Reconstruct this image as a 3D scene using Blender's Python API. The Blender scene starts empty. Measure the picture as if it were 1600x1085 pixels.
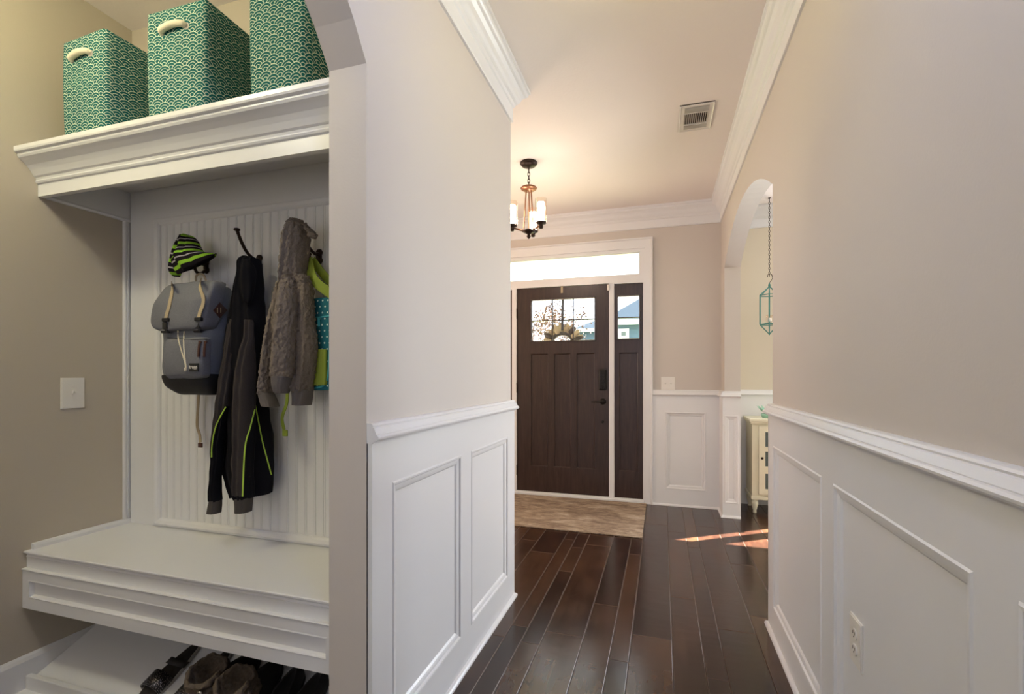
import bpy, bmesh, math, random
from mathutils import Vector, Matrix, noise
from mathutils.bvhtree import BVHTree
random.seed(7)
PI = math.pi
C = bpy.context.scene.collection
SC = bpy.context.scene

# ------------------------------------------------------------------ camera, world, lights, exposure
YAW = math.radians(17.31); EYE = 1.17; FPX = 754.0
cam_d = bpy.data.cameras.new('camera'); cam = bpy.data.objects.new('camera', cam_d); C.objects.link(cam)
cam.location = (0, 0, EYE); cam.rotation_euler = (PI/2, 0, YAW)
cam_d.sensor_fit = 'HORIZONTAL'; cam_d.sensor_width = 36; cam_d.lens = FPX/1600*36
cam_d.shift_y = 44.5/1600; cam_d.clip_start = .02
SC.camera = cam
SC.view_settings.view_transform = 'Standard'; SC.view_settings.look = 'None'
SC.view_settings.gamma = 1; SC.view_settings.use_curve_mapping = False
SC.view_settings.exposure = 0.0
w = bpy.data.worlds.new('world'); SC.world = w; w.use_nodes = True
bg = w.node_tree.nodes['Background']
bg.inputs['Color'].default_value = (.80, .90, 1, 1); bg.inputs['Strength'].default_value = 4.5

def light(name, typ, loc, rot, power, col, size=None, size_y=None, spread=None, radius=None):
    d = bpy.data.lights.new(name, typ); o = bpy.data.objects.new(name, d); C.objects.link(o)
    o.location = loc; o.rotation_euler = rot; d.energy = power; d.color = col
    if typ == 'AREA':
        d.shape = 'RECTANGLE'; d.size = size; d.size_y = size_y or size
        if spread: d.spread = spread
    if radius is not None: d.shadow_soft_size = radius
    return o
# sun through the dining room windows, from the front right
SUN_AZ = (.83, .56); SUN_E = math.radians(39)
sv = Vector((-SUN_AZ[0]*math.cos(SUN_E), -SUN_AZ[1]*math.cos(SUN_E), -math.sin(SUN_E)))
sun = light('sun', 'SUN', (8, 12, 10), (0, 0, 0), 190, (1, .90, .78))
sun.rotation_euler = sv.to_track_quat('-Z', 'Y').to_euler(); sun.data.angle = math.radians(.5)
# dining daylight and mudroom lamp, plus unseen fill lights added around the rooms
light('rear_fill_light', 'AREA', (-.12, -3.4, 1.47), (PI/2, 0, 0), 9, (.85, .85, 1), .6, 1.1)  # added fill from behind the camera, at an unseen rear window
light('hall_fill_lamp', 'POINT', (-.10, .55, 2.40), (0, 0, 0), 13.5, (.40, .54, 1), radius=.12)  # unseen cool fill added to brighten the hall, colour fitted to its walls
light('hall_front_fill_lamp', 'POINT', (-.10, 1.55, 2.45), (0, 0, 0), 4.6, (1, .84, .32), radius=.12)  # unseen warm fill added further along the hall, colour fitted likewise
light('mudroom_ceiling_lamp', 'POINT', (-1.78, .48, 2.50), (0, 0, 0), 23.6, (1, .93, .60), radius=.10)
light('mudroom_rear_fill', 'AREA', (-1.55, -1.45, 1.35), (PI/2, 0, 0), 7.5, (.98, .96, 1), 1.1, 1.5)  # added fill for the bench niche; the wall behind it is closed
light('dining_window_daylight', 'AREA', (2.45, 4.80, 1.4), (-PI/2, 0, 0), 145, (.83, .905, 1), 1.2, 1.2)
light('foyer_side_fill', 'AREA', (-2.9, 3.4, 1.5), (PI/2+.25, 0, -PI/2), 27, (1, .66, .42), 1.2, 1.6)  # added warm fill from the unseen left side of the foyer

# ------------------------------------------------------------------ picture geometry helpers
cY, sY = math.cos(YAW), math.sin(YAW)
def ray(px, py):
    X = (px-800)/FPX
    return (cY*X-sY, sY*X+cY, (587-py)/FPX)
def PY(px, py, y):
    r = ray(px, py); l = y/r[1]; return Vector((l*r[0], y, EYE+l*r[2]))
def PX(px, py, x):
    r = ray(px, py); l = x/r[0]; return Vector((x, l*r[1], EYE+l*r[2]))

# ------------------------------------------------------------------ node helpers
class E:
    """a float socket with arithmetic"""
    def __init__(s, nt, v): s.nt = nt; s.v = v
    def _op(s, op, *a):
        n = s.nt.nodes.new('ShaderNodeMath'); n.operation = op
        for i, x in enumerate((s,)+a):
            x = x.v if isinstance(x, E) else x
            if isinstance(x, (int, float)): n.inputs[i].default_value = x
            else: s.nt.links.new(x, n.inputs[i])
        return E(s.nt, n.outputs[0])
    def __add__(s, o): return s._op('ADD', o)
    def __sub__(s, o): return s._op('SUBTRACT', o)
    def __mul__(s, o): return s._op('MULTIPLY', o)
    def __truediv__(s, o): return s._op('DIVIDE', o)
    def fl(s): return s._op('FLOOR')
    def fr(s): return s._op('FRACT')
    def ab(s): return s._op('ABSOLUTE')
    def sq(s): return s._op('SQRT')
    def lt(s, o): return s._op('LESS_THAN', o)
    def gt(s, o): return s._op('GREATER_THAN', o)
    def mod(s, o): return s._op('FLOORED_MODULO', o)
    def at2(s, o): return s._op('ARCTAN2', o)
    def mx(s, o): return s._op('MAXIMUM', o)
    def mn(s, o): return s._op('MINIMUM', o)

def srgb(h):
    h = h.lstrip('#'); c = [int(h[i:i+2], 16)/255 for i in (0, 2, 4)]
    return tuple((x/12.92 if x <= .04045 else ((x+.055)/1.055)**2.4) for x in c)+(1,)
def newmat(name):
    m = bpy.data.materials.new(name); m.use_nodes = True
    nt = m.node_tree; b = nt.nodes['Principled BSDF']; return m, nt, b
def coords(nt, kind='Object'):
    t = nt.nodes.new('ShaderNodeTexCoord'); return t.outputs[kind]
def sep(nt, s):
    n = nt.nodes.new('ShaderNodeSeparateXYZ'); nt.links.new(s, n.inputs[0]); return [E(nt, o) for o in n.outputs]
def mapping(nt, s, scale=(1, 1, 1)):
    n = nt.nodes.new('ShaderNodeMapping'); n.inputs['Scale'].default_value = scale; nt.links.new(s, n.inputs[0]); return n.outputs[0]
def noise_tex(nt, s, scale, detail=3, rough=.5, dist=0):
    n = nt.nodes.new('ShaderNodeTexNoise'); n.inputs['Scale'].default_value = scale; n.inputs['Detail'].default_value = detail
    n.inputs['Roughness'].default_value = rough; n.inputs['Distortion'].default_value = dist
    nt.links.new(s, n.inputs['Vector']); return n.outputs[0]
def mixc(nt, fac, a, b):
    n = nt.nodes.new('ShaderNodeMix'); n.data_type = 'RGBA'
    fac = fac.v if isinstance(fac, E) else fac
    if isinstance(fac, (int, float)): n.inputs[0].default_value = fac
    else: nt.links.new(fac, n.inputs[0])
    for i, c in ((6, a), (7, b)):
        if isinstance(c, tuple): n.inputs[i].default_value = c
        else: nt.links.new(c, n.inputs[i])
    return n.outputs[2]
def ramp(nt, fac, stops):
    n = nt.nodes.new('ShaderNodeValToRGB'); el = n.color_ramp.elements
    while len(el) < len(stops): el.new(.5)
    for e, (p, c) in zip(el, stops): e.position = p; e.color = c
    nt.links.new(fac.v if isinstance(fac, E) else fac, n.inputs[0]); return n.outputs[0]
def bump(nt, b, h, strength, dist=.01):
    n = nt.nodes.new('ShaderNodeBump'); n.inputs['Strength'].default_value = strength; n.inputs['Distance'].default_value = dist
    nt.links.new(h.v if isinstance(h, E) else h, n.inputs['Height']); nt.links.new(n.outputs[0], b.inputs['Normal'])
def plain(name, col, rough=.5, metal=0, bscale=0, bstr=.1, spec=None, var=0):
    m, nt, b = newmat(name); col = srgb(col) if isinstance(col, str) else col
    b.inputs['Base Color'].default_value = col; b.inputs['Roughness'].default_value = rough; b.inputs['Metallic'].default_value = metal
    if spec is not None: b.inputs['Specular IOR Level'].default_value = spec
    s = coords(nt)
    if bscale: bump(nt, b, noise_tex(nt, s, bscale, 3), bstr, .002)
    if var:
        n = noise_tex(nt, s, 14, 4); dk = tuple(c*(1-var) for c in col[:3])+(1,)
        nt.links.new(mixc(nt, n, dk, col), b.inputs['Base Color'])
    return m
def emis(name, col, st):
    m, nt, b = newmat(name); b.inputs['Base Color'].default_value = col
    b.inputs['Emission Color'].default_value = col; b.inputs['Emission Strength'].default_value = st; return m

M = {}
M['wall'] = plain('greige_wall_paint', '#CDC5BD', .62, bscale=160, bstr=.12)
M['wall_mud'] = plain('mudroom_wall_paint', '#BDB3A2', .6, bscale=160, bstr=.12)
M['wall_din'] = plain('dining_wall_paint', '#D6CCB9', .62, bscale=160, bstr=.12)
M['ceil'] = plain('textured_ceiling_paint', '#F0E8E3', .75, bscale=70, bstr=.35)
M['trim'] = plain('white_trim_paint', '#E5E5E6', .32, bscale=30, bstr=.03)
M['plate'] = plain('white_plastic', '#E8E4DC', .3)
M['slot'] = plain('dark_slot', '#2a2724', .6)
M['bronze'] = plain('oil_rubbed_bronze', '#33261f', .38, .7)
M['blackmetal'] = plain('black_lock_metal', '#1c1917', .42, .4)
M['copper'] = plain('brushed_copper', '#8a5f45', .38, .8)
M['vent_dark'] = plain('duct_interior', '#2b2622', .9)
M['cream'] = plain('distressed_cream_paint', '#E9E4CB', .45, bscale=40, bstr=.15, var=.12)
M['teal_metal'] = plain('teal_painted_wire', '#3f7d74', .45, .2)
M['jade'] = plain('pale_jade_glazed_ceramic', '#9fcdb5', .2)
M['candle'] = plain('white_wax', '#f2efe6', .5)
M['rope'] = plain('cream_cotton_rope', '#E8DFC6', .85, bscale=500, bstr=.6)
M['lime'] = plain('lime_webbing', '#8d9f38', .75, bscale=400, bstr=.4)
M['lime2'] = plain('lime_piping', '#b6d94a', .55)
M['tan'] = plain('tan_webbing', '#b3a284', .8, bscale=500, bstr=.4)
M['leather'] = plain('brown_leather', '#4a2a22', .55, bscale=80, bstr=.3)
M['sole'] = plain('dark_footbed', '#2b2624', .7, bscale=60, bstr=.2)
M['white_rim'] = plain('pale_sole_edge', '#a9a49e', .6)
M['blackshoe'] = plain('black_suede', '#1b1817', .8, bscale=200, bstr=.4)
M['chrome'] = plain('silver_button', '#c8c4bc', .2, .9)
M['siding'] = plain('blue_grey_siding', '#4c6377', .7)
M['shingle'] = plain('grey_roof_shingles', '#262f38', 1.0, spec=0, bscale=8, bstr=.5, var=.4)
M['bark'] = plain('tree_bark', '#5a4a40', .9, bscale=20, bstr=.6)
M['leafb'] = plain('brown_autumn_leaf', '#4f3327', .7, var=.4)
M['husk'] = plain('dried_magnolia_leaf', '#d2c09c', .7, bscale=30, bstr=.3, var=.4)
M['huskd'] = plain('dark_dried_leaf', '#3f3a38', .6, bscale=30, bstr=.3)
M['ribbon'] = plain('dark_grey_ribbon', '#4f565e', .7)
M['grass'] = plain('lawn', '#5d6b3a', .9, bscale=30, bstr=.8, var=.5)
M['concrete'] = plain('porch_concrete', '#9a948a', .85, bscale=40, bstr=.3)
M['porch'] = plain('porch_white_paint', '#dfe2e4', .5)
M['black_base'] = plain('black_coated_canvas', '#1d1c1d', .55, bscale=60, bstr=.25)
M['knitcuff'] = plain('grey_rib_knit', '#6a6462', .9, bscale=300, bstr=.6)
M['darkcuff'] = plain('charcoal_rib_knit', '#4a4440', .9, bscale=300, bstr=.6)
M['blackfleece'] = plain('black_fleece', '#17161a', .95, bscale=220, bstr=.4, spec=.15)
M['greyfleece'] = plain('charcoal_heather_fleece', '#453f3d', .95, bscale=300, bstr=.6, spec=.15, var=.3)
M['aqua'] = plain('aqua_trim_tape', '#3fa6b5', .6)
M['frost'] = emis('frosted_lamp_glass', (1, .90, .80, 1), 38)

# clear glass that lets daylight through
def glassmat(name, tint=(1, 1, 1, 1), refl=.08):
    m = bpy.data.materials.new(name); m.use_nodes = True; nt = m.node_tree; nt.nodes.clear()
    o = nt.nodes.new('ShaderNodeOutputMaterial'); t = nt.nodes.new('ShaderNodeBsdfTransparent'); g = nt.nodes.new('ShaderNodeBsdfGlossy')
    t.inputs[0].default_value = tint; g.inputs['Roughness'].default_value = .02
    mx = nt.nodes.new('ShaderNodeMixShader'); f = nt.nodes.new('ShaderNodeLayerWeight'); f.inputs[0].default_value = .5
    k0 = nt.nodes.new('ShaderNodeMath'); k0.operation = 'POWER'; k0.inputs[1].default_value = 4; nt.links.new(f.outputs['Facing'], k0.inputs[0])
    k = nt.nodes.new('ShaderNodeMath'); k.operation = 'MULTIPLY_ADD'; k.inputs[1].default_value = refl*6; k.inputs[2].default_value = .03; nt.links.new(k0.outputs[0], k.inputs[0])
    nt.links.new(k.outputs[0], mx.inputs[0]); nt.links.new(t.outputs[0], mx.inputs[1]); nt.links.new(g.outputs[0], mx.inputs[2]); nt.links.new(mx.outputs[0], o.inputs[0])
    return m
M['glass'] = glassmat('clear_window_glass')
M['lampglass'] = glassmat('clear_lamp_glass', (1, .96, .92, 1))
M['smoke'] = plain('dim_cabinet_glass', '#56605e', .15, bscale=15, bstr=.1)

def mat_wood():
    m, nt, b = newmat('dark_stained_door_wood'); s = mapping(nt, coords(nt), (22, 22, 1.6))
    n = noise_tex(nt, s, 3, 6, .6, .6)
    nt.links.new(ramp(nt, n, [(.3, srgb('#2b1f1c')), (.6, srgb('#3d2d28')), (.8, srgb('#4a3831'))]), b.inputs['Base Color'])
    b.inputs['Roughness'].default_value = .34; bump(nt, b, n, .12, .002); return m
M['door'] = mat_wood()
def mat_floor():
    m, nt, b = newmat('dark_hand_scraped_hardwood'); o = coords(nt)
    at = nt.nodes.new('ShaderNodeAttribute'); at.attribute_name = 'tone'; tone = E(nt, at.outputs['Fac'])
    x, y, z = sep(nt, o)
    cb = nt.nodes.new('ShaderNodeCombineXYZ')
    nt.links.new((x*26).v, cb.inputs[0]); nt.links.new((y*1.6+tone*37).v, cb.inputs[1]); nt.links.new((tone*91).v, cb.inputs[2])
    g = noise_tex(nt, cb.outputs[0], 1.3, 7, .62, .8)
    cb2 = nt.nodes.new('ShaderNodeCombineXYZ')
    nt.links.new((x*9).v, cb2.inputs[0]); nt.links.new((y*6+tone*13).v, cb2.inputs[1]); nt.links.new((tone*31).v, cb2.inputs[2])
    blot = noise_tex(nt, cb2.outputs[0], .8, 3, .6, .3)
    f = E(nt, g)*.34 + E(nt, blot)*.52 + tone*.24+.02
    nt.links.new(ramp(nt, f, [(.3, srgb('#1a110e')), (.5, srgb('#2f1c14')), (.66, srgb('#472f20')), (.95, srgb('#4c3323'))]), b.inputs['Base Color'])
    wv = noise_tex(nt, mapping(nt, o, (6, 16, 1)), 1.2, 2, .5)
    b.inputs['Specular IOR Level'].default_value = .6
    rr = E(nt, blot)*.10+.16; nt.links.new(rr.v, b.inputs['Roughness'])
    bump(nt, b, wv, .16, .003); return m
M['floor'] = mat_floor(); M['edge'] = plain('plank_edge_highlight', '#5a493d', .35)  # lighter bevel colour paints in the highlights along the plank seams
def mat_rug():
    m, nt, b = newmat('distressed_beige_rug'); o = coords(nt)
    a = noise_tex(nt, mapping(nt, o, (7, 60, 1)), 1.4, 6, .7, 1.2); c2 = noise_tex(nt, mapping(nt, o, (3, 7, 1)), 1.1, 4, .6, 1)
    f = E(nt, a)*.65+E(nt, c2)*.4
    nt.links.new(ramp(nt, f, [(.38, srgb('#66554a')), (.5, srgb('#8f7c6b')), (.58, srgb('#b09d88')), (.70, srgb('#cfc2b0'))]), b.inputs['Base Color'])
    b.inputs['Roughness'].default_value = .95; b.inputs['Specular IOR Level'].default_value = .1
    bump(nt, b, noise_tex(nt, mapping(nt, o, (60, 300, 1)), 3, 2), .6, .003); return m
M['rug'] = mat_rug()
def mat_scallop():
    m, nt, b = newmat('teal_fabric_with_white_scallops'); x, y, z = sep(nt, coords(nt))
    R = .030; W = 2*R; h = R/2
    u = x+y; v = z
    k = (v/h).fl()
    def dist(row):
        yc = row*h; off = row.mod(2)*R
        du = (u+off).mod(W)-R; dv = v-yc
        d = (du*du+dv*dv).sq()
        return d, dv.at2(du)
    dA, aA = dist(k-1); dB, aB = dist(k); dC, aC = dist(k+1)
    inA = dA.lt(R); inB = dB.lt(R)
    d = inA*dA+(inA*-1+1)*(inB*dB+(inB*-1+1)*dC)
    ang = inA*aA+(inA*-1+1)*(inB*aB+(inB*-1+1)*aC)
    line = None
    for rr, wd, nd in ((.96, .0011, 6), (.66, .0009, 4.5), (.36, .0009, 3)):
        ring = (d-R*rr).ab().lt(wd)
        dash = (ang*(nd*1.0)).fr().lt(.78)
        r1 = ring*dash; line = r1 if line is None else line.mx(r1)
    n = noise_tex(nt, coords(nt), 9, 3)
    base = mixc(nt, n, srgb('#0b4e53'), srgb('#15645f'))
    nt.links.new(mixc(nt, line, base, srgb('#dbe8cf')), b.inputs['Base Color'])
    b.inputs['Roughness'].default_value = .85; b.inputs['Specular IOR Level'].default_value = .2
    return m
M['scallop'] = mat_scallop()
def mat_dots():
    m, nt, b = newmat('teal_canvas_with_white_dots'); x, y, z = sep(nt, coords(nt))
    p = .022; r = (z/p).fl(); du = ((x/p)+r.mod(2)*.5).fr()-.5; dv = (z/p).fr()-.5
    f = (du*du+dv*dv).sq().lt(.15)
    nt.links.new(mixc(nt, f, srgb('#0f6a78'), srgb('#cfe6dc')), b.inputs['Base Color']); b.inputs['Roughness'].default_value = .8
    bump(nt, b, noise_tex(nt, coords(nt), 350, 2), .2, .001); return m
M['dots'] = mat_dots()
def mat_beanie():
    m, nt, b = newmat('striped_knit'); at = nt.nodes.new('ShaderNodeAttribute'); at.attribute_name = 'sv'; s = E(nt, at.outputs['Fac']).mx(0)
    f = (s-6).mod(21); g = f.lt(5.6); l = f.gt(12)*f.lt(14.3)
    c1 = mixc(nt, g, srgb('#1d181c'), srgb('#8fc23a')); c2 = mixc(nt, l, c1, srgb('#b5aeb0'))
    nt.links.new(c2, b.inputs['Base Color']); b.inputs['Roughness'].default_value = .95; b.inputs['Specular IOR Level'].default_value = .15
    bump(nt, b, noise_tex(nt, mapping(nt, coords(nt), (1, 1, 1)), 420, 2), .7, .002); return m
M['beanie'] = mat_beanie()
def mat_fabric(name, c1, c2, sc=350, bs=.5):
    m, nt, b = newmat(name); o = coords(nt); n = noise_tex(nt, o, sc, 2); n2 = noise_tex(nt, o, 12, 3)
    nt.links.new(mixc(nt, E(nt, n)*.6+E(nt, n2)*.4, srgb(c1), srgb(c2)), b.inputs['Base Color'])
    b.inputs['Roughness'].default_value = .9; b.inputs['Specular IOR Level'].default_value = .2
    bump(nt, b, E(nt, n)+E(nt, n2)*2, bs, .003); return m
M['canvas'] = mat_fabric('grey_heather_canvas', '#5d5f66', '#82838a', 260, .25)
M['canvas2'] = mat_fabric('blue_grey_canvas', '#676a70', '#84888f', 260, .25)
M['sherpa'] = mat_fabric('taupe_sherpa_fleece', '#655c55', '#8e837a', 190, .9)
M['fur'] = mat_fabric('brown_grey_faux_fur', '#463c33', '#7b6e60', 150, .9)
def mat_sparkle():
    m, nt, b = newmat('sequined_strap'); o = coords(nt)
    v = nt.nodes.new('ShaderNodeTexVoronoi'); v.inputs['Scale'].default_value = 260; nt.links.new(o, v.inputs['Vector'])
    f = E(nt, v.outputs['Distance']).lt(.32)
    nt.links.new(mixc(nt, f, srgb('#151314'), srgb('#b8b0b0')), b.inputs['Base Color']); nt.links.new((f*.9).v, b.inputs['Metallic'])
    b.inputs['Roughness'].default_value = .35; return m
M['sparkle'] = mat_sparkle()

# ------------------------------------------------------------------ mesh builder
def up_frame(d):
    d = d.normalized(); a = Vector((0, 0, 1)) if abs(d.z) < .9 else Vector((1, 0, 0))
    s = d.cross(a).normalized(); return s, s.cross(d).normalized()
class MB:
    def __init__(s): s.v = []; s.f = []; s.mi = []; s.m = 0; s.sm = []; s.smooth = False; s.att = {}
    def add(s, vs, fs, att=None):
        b = len(s.v); s.v += [Vector(p) for p in vs]
        for f in fs: s.f.append([b+i for i in f]); s.mi.append(s.m); s.sm.append(s.smooth)
        if att is not None:
            for i, a in enumerate(att): s.att[b+i] = a
        return s
    def box(s, a, b, bev=0):
        x0, x1 = sorted((a[0], b[0])); y0, y1 = sorted((a[1], b[1])); z0, z1 = sorted((a[2], b[2]))
        if bev <= 0:
            vs = [(x, y, z) for x in (x0, x1) for y in (y0, y1) for z in (z0, z1)]
            return s.add(vs, [(0, 1, 3, 2), (4, 6, 7, 5), (0, 4, 5, 1), (2, 3, 7, 6), (0, 2, 6, 4), (1, 5, 7, 3)])
        bm = bmesh.new(); bmesh.ops.create_cube(bm, size=1)
        for v in bm.verts: v.co = Vector(((x0+x1)/2+v.co.x*(x1-x0), (y0+y1)/2+v.co.y*(y1-y0), (z0+z1)/2+v.co.z*(z1-z0)))
        bmesh.ops.bevel(bm, geom=bm.edges[:], offset=min(bev, .45*min(x1-x0, y1-y0, z1-z0)), segments=2, affect='EDGES', profile=.5)
        bm.verts.index_update(); s.add([v.co.copy() for v in bm.verts], [[v.index for v in f.verts] for f in bm.faces]); bm.free(); return s
    def rings(s, rings, cap=True, closed=True, att=None):
        n = len(rings[0]); vs = [p for r in rings for p in r]; fs = []
        for i in range(len(rings)-1):
            for j in range(n if closed else n-1):
                k = (j+1) % n; fs.append((i*n+j, i*n+k, (i+1)*n+k, (i+1)*n+j))
        if cap and closed: fs.append(tuple(range(n))[::-1]); fs.append(tuple((len(rings)-1)*n+j for j in range(n)))
        return s.add(vs, fs, att)
    def tube(s, pts, r, n=8, flat=None, cap=True, up=None):
        pts = [Vector(p) for p in pts]; R = []
        rr = r if isinstance(r, (list, tuple)) else [r]*len(pts)
        for i, p in enumerate(pts):
            d = (pts[min(i+1, len(pts)-1)]-pts[max(i-1, 0)])
            if up is not None: a = Vector(up); sd = d.cross(a).normalized(); u = sd.cross(d).normalized()
            else: sd, u = up_frame(d)
            fl = flat or 1
            R.append([p+sd*rr[i]*math.cos(2*PI*j/n)+u*rr[i]*fl*math.sin(2*PI*j/n) for j in range(n)])
        return s.rings(R, cap)
    def ribbon(s, pts, w, th, nrm=(0, -1, 0)):
        """flat strip; width in the plane across the path, thickness along nrm"""
        pts = [Vector(p) for p in pts]; nv = Vector(nrm); R = []
        for i, p in enumerate(pts):
            d = pts[min(i+1, len(pts)-1)]-pts[max(i-1, 0)]; sd = d.cross(nv).normalized()
            R.append([p+sd*w/2+nv*th/2, p-sd*w/2+nv*th/2, p-sd*w/2-nv*th/2, p+sd*w/2-nv*th/2])
        return s.rings(R)
    def lathe(s, prof, c, n=20, ax='z'):
        R = []
        for r, h in prof:
            ring = []
            for j in range(n):
                a = 2*PI*j/n; q = (r*math.cos(a), r*math.sin(a), h)
                if ax == 'y': q = (q[0], q[2], q[1])
                if ax == 'x': q = (q[2], q[0], q[1])
                ring.append(Vector(c)+Vector(q))
            R.append(ring)
        return s.rings(R)
    def prism(s, poly, vec):
        """closed planar polygon (3-D points, may be concave) pushed along vec"""
        n = len(poly); vec = Vector(vec); p = [Vector(q) for q in poly]
        bm = bmesh.new(); vv = [bm.verts.new(q) for q in p]; f = bm.faces.new(vv); bmesh.ops.triangulate(bm, faces=[f], ngon_method='EAR_CLIP')
        bm.verts.index_update(); tri = [[v.index for v in f.verts] for f in bm.faces]; bm.free()
        fs = tri+[[i+n for i in reversed(t)] for t in tri]+[(i, (i+1) % n, (i+1) % n+n, i+n) for i in range(n)]
        return s.add(p+[q+vec for q in p], fs)
    def slab(s, o, u, v, nrm, U, V, th, holes=()):
        """rectangle U x V in the plane (o; u, v) with rectangular holes, thickness th along nrm (front face outermost)"""
        o, u, v, nrm = map(Vector, (o, u, v, nrm))
        us = sorted({U[0], U[1]}|{q for h in holes for q in h[:2] if U[0] < q < U[1]}); vs_ = sorted({V[0], V[1]}|{q for h in holes for q in h[2:] if V[0] < q < V[1]})
        def inh(a, b): return any(h[0] < a < h[1] and h[2] < b < h[3] for h in holes)
        nu, nv = len(us)-1, len(vs_)-1
        on = [[not inh((us[i]+us[i+1])/2, (vs_[j]+vs_[j+1])/2) for j in range(nv)] for i in range(nu)]
        P = lambda a, b, t: o+u*a+v*b+nrm*t
        idx = {}; V3 = []; F = []
        def vi(i, j, t):
            k = (i, j, t)
            if k not in idx: idx[k] = len(V3); V3.append(P(us[i], vs_[j], th if t else 0))
            return idx[k]
        for i in range(nu):
            for j in range(nv):
                if not on[i][j]: continue
                F.append((vi(i, j, 1), vi(i+1, j, 1), vi(i+1, j+1, 1), vi(i, j+1, 1))); F.append((vi(i, j, 0), vi(i, j+1, 0), vi(i+1, j+1, 0), vi(i+1, j, 0)))
                for di, dj, a, b in ((-1, 0, (i, j+1), (i, j)), (1, 0, (i+1, j), (i+1, j+1)), (0, -1, (i, j), (i+1, j)), (0, 1, (i+1, j+1), (i, j+1))):
                    ii, jj = i+di, j+dj
                    if not (0 <= ii < nu and 0 <= jj < nv and on[ii][jj]): F.append((vi(*a, 0), vi(*b, 0), vi(*b, 1), vi(*a, 1)))
        return s.add(V3, F)
    def frame(s, o, u, v, nrm, rect, prof):
        """mitred moulding round the inside of a rectangle; prof = [(inset, height)]"""
        o, u, v, nrm = map(Vector, (o, u, v, nrm)); u0, u1, v0, v1 = rect; R = []
        for ins, h in prof:
            R.append([o+u*a+v*b+nrm*h for a, b in ((u0+ins, v0+ins), (u1-ins, v0+ins), (u1-ins, v1-ins), (u0+ins, v1-ins))])
        return s.rings(R, cap=False)
    def mould(s, path, prof, side=1, closed=False):
        """sweep profile [(offset, z)] along an xy path with mitres; side=1 offsets to the left of travel"""
        P = [Vector((p[0], p[1])) for p in path]; n = len(P); cols = []
        for i in range(n):
            a = P[i]-P[i-1] if (i > 0 or closed) else P[1]-P[0]
            b = P[(i+1) % n]-P[i] if (i < n-1 or closed) else a
            a = a.normalized(); b = b.normalized(); na = Vector((-a.y, a.x))*side; nb = Vector((-b.y, b.x))*side
            m = (na+nb).normalized(); m = m/max(.2, m.dot(na))
            cols.append([Vector((P[i].x+m.x*d, P[i].y+m.y*d, z)) for d, z in prof])
        if closed: cols.append(cols[0])
        return s.rings(cols, cap=not closed, closed=True)
    def build(s, name, mats, parent=None, auto=None):
        me = bpy.data.meshes.new(name)
        off = rootloc(parent) if parent else Vector((0, 0, 0))
        me.from_pydata([v-off for v in s.v], [], s.f); me.validate(clean_customdata=False)
        mats = mats if isinstance(mats, (list, tuple)) else [mats]
        for m in mats: me.materials.append(M[m])
        if len(me.polygons) == len(s.mi):
            me.polygons.foreach_set('material_index', s.mi); me.polygons.foreach_set('use_smooth', s.sm)
        if s.att and len(me.vertices) == len(s.v):
            a = me.attributes.new('sv', 'FLOAT', 'POINT'); a.data.foreach_set('value', [s.att.get(i, 0.0) for i in range(len(s.v))])
        bm = bmesh.new(); bm.from_mesh(me); bmesh.ops.recalc_face_normals(bm, faces=bm.faces[:]); bm.to_mesh(me); bm.free()
        me.update()
        o = bpy.data.objects.new(name, me); C.objects.link(o)
        if parent: o.parent = parent
        return o
ROOT = {}
def rootloc(o):
    while o.parent: o = o.parent
    return ROOT.get(o.name, Vector((0, 0, 0)))
def tag(o, label, cat, group=None):
    o['label'] = label; o['category'] = cat
    if group: o['group'] = group
    return o
def thing(name, label, cat, loc, group=None):
    o = bpy.data.objects.new(name, None); C.objects.link(o); o.location = loc; ROOT[o.name] = Vector(loc); o.empty_display_size = .05
    return tag(o, label, cat, group)
def struct(o, label=None):
    o['kind'] = 'structure'
    if label: o['label'] = label
    return o
def dup(root, loc, label=None):
    r = root.copy(); C.objects.link(r); r.location = loc; ROOT[r.name] = Vector(loc)
    if label: r['label'] = label
    for ch in list(root.children):
        c = ch.copy(); C.objects.link(c); c.parent = r
        for g in ch.children:
            d = g.copy(); C.objects.link(d); d.parent = c
    return r
def crs(P, n):
    """Catmull-Rom through tuples of floats"""
    out = []; m = len(P)
    for i in range(m-1):
        a, b, c, d = P[max(i-1, 0)], P[i], P[i+1], P[min(i+2, m-1)]
        for k in range(n):
            t = k/n; t2 = t*t; t3 = t2*t
            out.append(tuple(.5*((2*q)+(-p+r)*t+(2*p-5*q+4*r-e)*t2+(-p+3*q-3*r+e)*t3) for p, q, r, e in zip(a, b, c, d)))
    out.append(tuple(P[-1])); return out
WALLB = 1.527          # front of the beadboard the clothes hang against
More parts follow.
